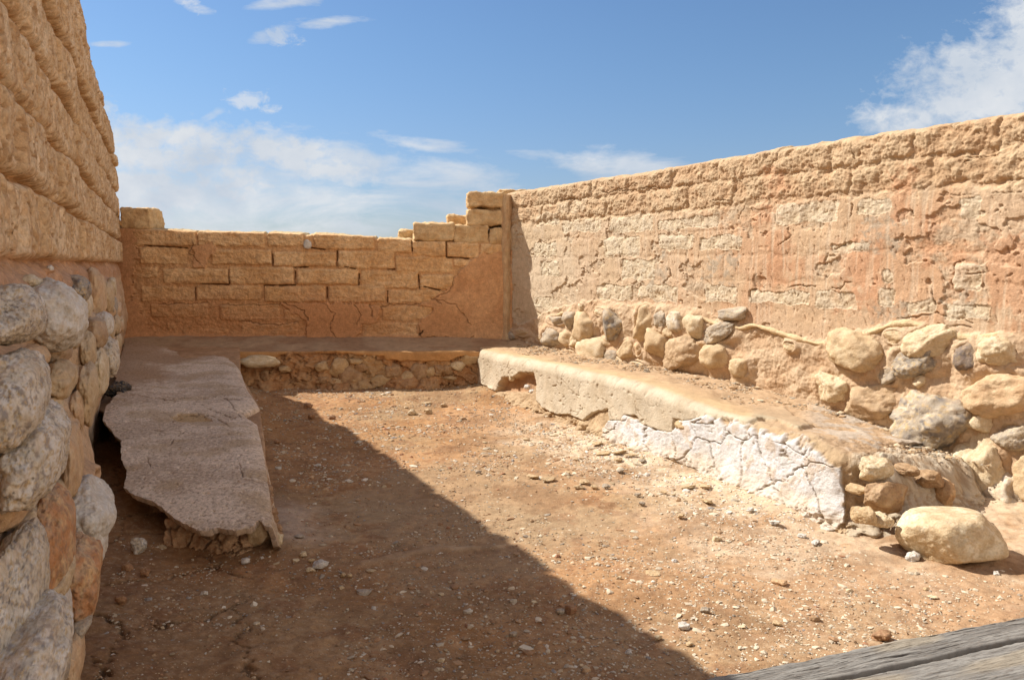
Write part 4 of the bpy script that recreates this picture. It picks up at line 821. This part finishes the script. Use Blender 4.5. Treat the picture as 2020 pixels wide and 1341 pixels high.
for i, (x, y, z, r, kd) in enumerate([(-.99, 2.95, .065, (.05, .04, .05), 'tan'), (-1.06, 3.0, .12, (.035, .03, .03), 'clod'), (-1.3, 3.12, .075, (.07, .05, .045), 'clod'), (-1.48, 3.3, .06, (.07, .08, .05), 'clod'), (-.915, 2.97, .03, (.022, .03, .03), 'cream'), (-1.6, 3.6, .07, (.09, .08, .06), 'clod')]):
    make_stone('clod', (x, y, z), r, kd, 570+i, bench_l, sub=4, rough=.16, facets=6)

# ------------------------------------------------------------------ loose things on the ground
def gpt(u, v, z=None):
    d = ray(u, v); zz = 0.0 if z is None else z
    for _ in range(6):
        t = (zz-HC)/d[2]; p = d*t
        if z is None: zz = gz(p[0], p[1])
    return p[0], p[1], zz, t
def loose(name, u, v, w, h, kind, label, cat, seed, z=None, thick=.45, sub=3, flat=False, group=None, rough=.13, facets=7, yaw=None, deep=None, box=2.3, planes=()):
    """(u,v) = middle of the foot in the photo; w,h = seen size in photo pixels"""
    x, y, zz, t = gpt(u, v+h*.35, z); hw = w*t/FOC/2; rs = np.random.RandomState(seed)
    hz = h*t/FOC/2*(.55 if flat else .95); hy = hw*(.9 if flat else .75) if deep is None else deep
    o = make_stone(name, (x, y+hy*.3, zz+hz*.72), (hw, hy, hz), kind, seed, None, sub=sub, yaw=rs.uniform(-.5, .5) if yaw is None else yaw, facets=facets, rough=rough, mat=M_STONE, box=box, planes=planes)
    return tag(o, label, cat, group)
loose('boulder', 1889, 1065, 200, 122, 'cream', 'large smooth cream boulder lying on the ground against the right wall foot', 'boulder', 607, sub=6, rough=.035, facets=0, yaw=-.12, deep=.16, box=2.3, planes=[((-.8, -.75, -.25), .80), ((.25, -1, .15), .84), ((-.1, .1, 1), .86), ((.9, -.3, .5), .84), ((.3, -.6, -1), .8)])
STN = [ # u,v,w,h,kind,flat,label,cat
 (1801,1099,30,20,'white',0,'small pale broken stone touching the left foot of the cream boulder','stone'),
 (1766,1064,15,11,'tan',0,'small tan stone just left of the big cream boulder, near its upper edge','stone'),
 (1967,1132,15,10,'white',0,'small white stone in the shadow edge right of the cream boulder','stone'),
 (1414,1063,19,13,'cream',0,'knobby yellowish stone on the sunlit ground below the white plastered bench','stone'),
 (1537,1147,30,18,'peach',1,'flat tan angular stone slab in the middle of the sunlit gravel','stone'),
 (1841,1176,19,9,'cream',1,'thin pale flat stone between the boulder and the wooden planks','stone'),
 (1533,1230,17,10,'tan',0,'small ochre stone on the reddish gravel, left of the darker pointed one','stone'),
 (1608,1222,19,13,'brown',0,'dark pointed little stone on the reddish gravel before the planks','stone'),
 (1739,1256,38,22,'clod',0,'brown earth lump leaning on the edge of the grey plank','clod'),
 (1348,1235,24,13,'white',0,'cluster-like pale stone close to the shadow line, lower middle','stone'),
 (1391,1203,18,14,'grey',0,'grey and cream stone on the sunlit gravel just right of the shadow line','stone'),
 (1298,1257,15,10,'cream',0,'little cream stone half in the wall shadow, nearest the shadow line','stone'),
 (1104,1206,18,11,'grey',0,'round grey stone in the shade beside a brown earth lump','stone'),
 (1125,1203,26,17,'clod',0,'brown earth lump in the shade, touching the round grey stone','clod'),
 (1157,1322,17,10,'peach',0,'small reddish stone at the bottom edge in the shaded gravel','stone'),
 (1053,1187,13,9,'cream',0,'small cream stone in the shade left of the round grey one','stone'),
 (1331,1106,12,8,'white',0,'small white stone on bare sunlit earth below the flakes','stone'),
 (1290,1131,30,9,'tan',1,'long low tan stone on bare sunlit earth near the shadow line','stone'),
 (1419,1095,15,7,'cream',1,'flat little cream stone right below the knobby yellowish stone','stone'),
 (1677,1164,15,8,'cream',0,'small cream stone between the boulder and the flat tan slab','stone'),
 (1828,1162,15,8,'tan',0,'small tan stone just above the thin pale flat one','stone'),
 (482,1107,18,14,'white',0,'pale shard in the shade under the near end of the plaster slab','stone'),
 (598,1092,15,13,'cream',0,'pale cream stone right of the broken bench end, left of the pale heap','stone'),
 (631,1115,32,20,'white',0,'largest pale chunk of the little heap right of the broken bench end','stone'),
 (613,1106,14,9,'tan',0,'small tan stone behind the largest pale chunk of the heap','stone'),
 (613,1124,17,11,'cream',0,'small cream stone in front of the largest pale chunk of the heap','stone'),
 (677,1134,13,9,'tan',0,'left one of two tan pebbles lying side by side in the shade','stone'),
 (689,1135,11,9,'tan',0,'right one of two tan pebbles lying side by side in the shade','stone'),
 (583,1105,13,7,'cream',0,'tiny cream stone at the right foot of the broken bench corner','stone'),
 (589,1056,20,8,'grey',1,'flat grey flake by the white powder beside the left bench','stone'),
 (275,1076,30,40,'mott',0,'upright pale pinkish stone in the dark gap between wall and slab','stone'),
 (505,1229,14,8,'cream',1,'flat cream chip alone on the shaded earth, lower left','stone'),
 (716,1167,30,12,'grey',1,'flat grey-white stone in the shade right of the two tan pebbles','stone'),
 (403,1170,15,9,'white',0,'small white stone on the shaded earth below the slab end','stone'),
 (251,1119,20,18,'clod',0,'reddish earth clod below the upright pinkish stone, left one','clod'),
 (286,1130,19,19,'clod',0,'reddish earth clod below the upright pinkish stone, right one','clod'),
 (236,1183,24,22,'clod',0,'dark red earth clod lowest beside the left wall foot','clod'),
 (607,801,18,14,'clod',0,'brown lump on the line where shade meets the far floor','clod'),
 (615,822,15,14,'clod',0,'round brown lump in the shade at the tip of the far sunlit patch','clod'),
 (656,824,13,12,'clod',0,'dark brown lump on the sunlit floor near the far shadow tip','clod'),
 (547,872,13,8,'clod',0,'small brown stone in the shade near the left bench side','stone'),
 (813,813,18,15,'cream',0,'upright tan clod on the sunlit floor before the back bench','clod'),
 (846,812,20,12,'tan',0,'broad tan clod just right of the upright one before the back bench','clod'),
 (875,799,14,9,'tan',0,'small pale stone behind the broad tan clod, far floor','stone'),
 (841,794,18,6,'tan',1,'thin flat stone on the far floor close to the back bench','stone'),
 (912,826,14,7,'brown',0,'small brown stone on the far floor left of the right bench','stone'),
 (430,1085,0,0,'',0,'',''),
 (160,836,0,0,'',0,'',''),
 (1221,1140,12,8,'cream',0,'small cream stone on the line of shadow in the middle floor','stone'),
 (1240,1285,14,9,'white',0,'white pebble on the shaded gravel near the bottom edge','stone'),
 (1466,1235,16,9,'cream',1,'flat cream chip on the sunlit gravel left of the ochre stone','stone'),
 (1360,1270,14,9,'tan',0,'tan pebble on the sunlit gravel close above the shadow','stone'),
 (1012,1252,16,11,'grey',0,'grey pebble on the shaded gravel left of centre bottom','stone'),
 (870,1302,15,9,'cream',0,'cream pebble low on the shaded gravel','stone')]
for i, (u, v, w, h, kd, fl, lb, ct) in enumerate(STN):
    if not w: continue
    loose('earth_clod' if ct == 'clod' else 'loose_stone', u, v, w, h, kd, lb, ct, 620+i, sub=4, flat=bool(fl), group='loose stones and clods on the floor', box=3.4, facets=9, rough=.16)
FLK = [(1050,944,24,8),(1082,949,30,9),(944,934,15,5),(1153,954,20,9),(1142,964,22,9),(1173,964,14,7),(1195,963,16,8),(1191,898,24,7),(1223,895,28,9),(1245,901,24,6),(1268,911,14,7),(1357,964,26,10),(1391,963,22,7),
       (1395,993,26,9),(1266,997,12,6),(1180,878,20,6),(1220,910,16,6),(1120,935,12,5),(1225,932,14,6),(1073,803,14,6),(1061,812,20,7),(1040,805,16,6),(1258,980,12,5),(1310,975,14,6),(1344,1022,14,6),(1020,770,14,5),(1530,1035,18,7),(1610,1075,20,7),(1583,1062,16,7),(1480,1010,16,6)]
FLL = ['long thin tan flake, left one of the pair left of the shadowless middle floor','largest tan flake, right one of the pair on the middle floor','lone small grey flake farthest left on the sunlit floor',
 'tilted tan flake topmost in the small heap of flakes','tan flake lowest in the small heap of flakes','short tan flake between two others in the small heap of flakes','tan flake at the right end of the small heap',
 'thin tan flake near the bench foot, left one of the upper row','biggest grey-tan flake of the upper row near the bench foot','thin flake at the right end of the upper row near the bench foot',
 'small flake just below the right end of the upper row','grey-tan flake on the pale dust, left one of two level flakes','tan flake on the pale dust, right one of two level flakes','thick tan flake alone on the pale dust below the two level ones',
 'tiny pale flake left of the thick lone flake','thin flake touching the rubble at the bench foot','small flake beneath the biggest one of the upper row','tiny tan flake left of the small heap','small tan flake under the upper row, right of the heap',
 'small grey flake by the far end of the bench face','longer grey flake by the far end of the bench face','leftmost grey flake by the far end of the bench face','tiny pale flake between heap and lone thick flake','small pale flake left of the two level ones',
 'reddish small flake on the pale dust under the white plaster','small flake under the hole in the bench face','white flake on the dust near the bench corner, leftmost of three','white flake nearest the bench front corner','white flake in the middle of the three near the bench corner','thin white flake on the dust below the widest white plaster']
for i, ((u, v, w, h), lb) in enumerate(zip(FLK, FLL)):
    x, y, zz, t = gpt(u, v); rs = np.random.RandomState(900+i); hw = w*t/FOC/2
    o = make_stone('plaster_flake', (x, y, zz+.010+.004*rs.rand()), (hw*1.1, hw*rs.uniform(.6, .9), .006+.003*rs.rand()), 'white' if u > 1450 else ('grey' if i % 4 == 2 else 'tan'), 900+i, None, sub=4, yaw=rs.uniform(-1, 1), rough=.2, facets=9, box=3.5)
    o.rotation_euler = (rs.uniform(-.18, .18), rs.uniform(-.18, .18), 0)
    tag(o, lb, 'plaster flake', 'plaster flakes fallen before the right bench')
x, y, zz, t = gpt(227, 775, .33); tag(make_stone('flint_nodule', (x+.02, y, .345), (.06, .07, .05), 'black', 951, None, sub=5, rough=.3, facets=9), 'black glassy flint lump on the bench top against the left wall stones', 'flint stone')

# ------------------------------------------------------------------ gravel (uncountable)
def gravel():
    rs = np.random.RandomState(77); N = 170000
    u = rs.uniform(-.2, 1.15, N)
    Y = 1.3+5.5*rs.rand(N)**1.5; X = rs.uniform(-2.6, 2.7, N)
    den = .13+.46*sst(-.1, .5, fbm(X*1.3, Y*1.3, 0, 3, 161)+.1)
    den = den+.75*sst(.5, 0, np.abs(face_x(Y)-X-.25))*sst(6, 4.5, Y)+1.1*sst(3.4, 2.2, Y)*sst(-.9, .2, X)*sst(1.6, .6, X)+.6*sst(1.2, 2.0, X)
    den = den*(.5+.9*sst(-.15, .25, fbm(X*4, Y*4, 0, 3, 162)))
    inside = (X > face_lx(Y)+.02*(Y > 2.9)-9*(Y < 2.92)) & (X < face_x(np.maximum(Y, 3.2))-.0+(Y < 3.15)*2) & (((X+.343)*.9115+Y*.411) > .12)
    k = (rs.rand(N) < den) & inside; X, Y = X[k], Y[k]; n = len(X)
    r = .0024+.0045*rs.rand(n)**2+.012*(rs.rand(n) < .06)*rs.rand(n)**1.5; r = r*(.75+.25*sst(2, 5, Y)*2.2)
    base, F = ico(1); nv = len(base)
    sc = np.stack([rs.uniform(.8, 1.5, n), rs.uniform(.7, 1.2, n), rs.uniform(.3, .75, n)], 1)*r[:, None]
    jit = 1+.28*rs.normal(size=(n, nv)); V = base[None]*jit[..., None]*sc[:, None]
    a = rs.uniform(0, 6.28, n); ca, sa = np.cos(a)[:, None], np.sin(a)[:, None]; tl = rs.uniform(-.5, .5, n)[:, None]
    x = V[..., 0]*ca-V[..., 1]*sa; y = V[..., 0]*sa+V[..., 1]*ca; z = V[..., 2]+x*np.tan(tl)*.5
    Zg = ground_z(X, Y)
    Pp = np.stack([x+X[:, None], y+Y[:, None], z+Zg[:, None]+.05*sc[:, 2:3]], -1)
    pal = np.array([(.52,.42,.29), (.60,.51,.38), (.42,.27,.15), (.36,.21,.11), (.33,.27,.20), (.46,.34,.2), (.62,.55,.44), (.33,.29,.25), (.34,.17,.09)])
    ci = rs.choice(len(pal), n, p=[.17,.09,.20,.19,.08,.15,.04,.04,.04]); C = pal[ci]*rs.uniform(.72, 1.1, n)[:, None]*(.88+.12*sst(.003, .008, r))[:, None]
    cr = (rs.rand(n) < .6*sst(-.2, .9, X)); C[cr] = np.array([.58,.48,.34])*rs.uniform(.85, 1.1, cr.sum())[:, None]
    wh = (rs.rand(n) < .55*sst(.5, .05, np.abs(face_x(Y)-X-.1))*sst(5.2, 4, Y)*sst(3, 3.3, Y)); C[wh] = np.array([.66,.58,.48])
    Fa = (F[None]+np.arange(n)[:, None, None]*nv).reshape(-1, 3)
    o = build('gravel', Pp.reshape(-1, 3), Fa, np.repeat(C, nv, 0), M_GRAVEL, smooth=False)
    tag(o, 'fine gravel and plaster crumbs scattered over the earth floor', 'gravel', kind='stuff')
gravel()
def debris():
    """crumbs lying on the right bench top, by the wall"""
    rs = np.random.RandomState(5); P0, C0, F0 = [], [], []
    base, F = ico(1); k = 0
    for i in range(2600):
        Y = rs.uniform(3.45, 7.0); fx = face_x(Y)+.04; wx = wr_x(Y)-.03; q = rs.beta(2.2, 1.0); X = fx+(wx-fx)*q
        if wx < fx: continue
        z = np.interp(-Y, [-7.25,-6.6,-5.5,-4.74,-4.15,-3.75,-3.4], [.42,.40,.375,.352,.29,.20,.15]); zr = np.interp(-Y, [-6.98,-6.55,-5.45,-4.62,-3.97,-3.38], [.345,.35,.385,.395,.335,.345])
        zz = zr+(z-zr)*(X-fx)/(wx+.1-fx)+.004; r = rs.uniform(.003, .008)*(1+1.5*(rs.rand() < .05))
        V = base*(1+.25*rs.normal(size=(len(base), 1)))*r*np.array([1.2, 1, .6]); P0.append(V+np.array([X, Y, zz])); C0.append(np.tile(np.array([(.5,.35,.2),(.56,.44,.29),(.4,.26,.14),(.32,.27,.2)][rs.randint(4)]), (len(base), 1))); F0.append(F+k); k += len(base)
    o = build('bench_crumbs', np.concatenate(P0), np.concatenate(F0), np.concatenate(C0), M_GRAVEL, smooth=False); tag(o, 'earth crumbs strewn over the sunlit bench top by the right wall', 'crumbs', kind='stuff')
debris()

# ------------------------------------------------------------------ wooden planks
ZP = .075
def plank_pt(u, v): d = ray(u, v); t = (ZP-HC)/d[2]; return (d*t)[:2]
p0, p1 = plank_pt(1370, 1341), plank_pt(2020, 1213); e = (p1-p0)/np.linalg.norm(p1-p0); nn = np.array([e[1], -e[0]])
g0, g1 = plank_pt(1610, 1341), plank_pt(2020, 1264); wA = float(((g0-p0)@nn+(g1-p0)@nn)/2)
walk = empty('plank_walkway', (float(p0[0]), float(p0[1]), 0), 'weathered grey wooden planks with a ragged gap, lying at the lower right corner', 'walkway')
def plank(o0, o1, s0, s1, seed):
    s = np.linspace(s0, s1, 700); ring = []
    wd = o1-o0; th = .055; path = [(0, -th), (0, -.006), (.006, 0)]+[(x, 0) for x in np.linspace(.01, wd-.01, 120)]+[(wd-.006, 0), (wd, -.006), (wd, -th), (0, -th)]
    path = np.array(path); S, K = np.meshgrid(s, np.arange(len(path)), indexing='ij'); W = path[K, 0]+o0; Z = ZP+path[K, 1]
    top = (path[K, 1] > -.003)
    gr = fbm(S*3.5, W*55+.5*fbm(S*2, W*6, 0, 2, seed+8), seed, 5, seed, .65); gr2 = fbm(S*16+5, W*190, seed, 3, seed+1, .7); kn = fbm(S*2.2, W*9, seed, 2, seed+2)
    chk = sst(.03, .0, np.abs(fbm(S*.8, W*34+.6*kn, seed, 2, seed+3)))*sst(.0, .3, fbm(S*1.6, W*5, 0, 2, seed+5))
    Z = Z+top*(.0028*gr+.0012*gr2-.006*chk+.003*kn)
    edge = np.where(K < 4, 1, 0)-np.where(K > len(path)-5, 1, 0)
    W = W+edge*(.005*fbm(S*7, W*0, seed, 4, seed+6, .65)+.004*fbm(S*1.5, W*0, seed, 2, seed+7))+(0 if seed % 2 else 0)
    X = p0[0]+e[0]*S+nn[0]*W; Y = p0[1]+e[1]*S+nn[1]*W
    C = mixc((.17,.156,.136), (.235,.218,.19), sst(-.35, .35, gr+.5*gr2)); C = mixc(C, (.15,.125,.10), .6*sst(.15, .5, gr2-.3*gr)); C = mixc(C, (.36,.29,.19), .4*sst(.1, .4, kn)); C = mixc(C, (.04,.03,.025), .8*chk)
    ob = grid('plank', np.stack([X, Y, Z], -1), C, M_WOOD, walk, flip=True)
    return ob
plank(0, wA-.008, -.35, 2.2, 171); plank(wA+.008, wA*2+.05, -.35, 2.2, 172)
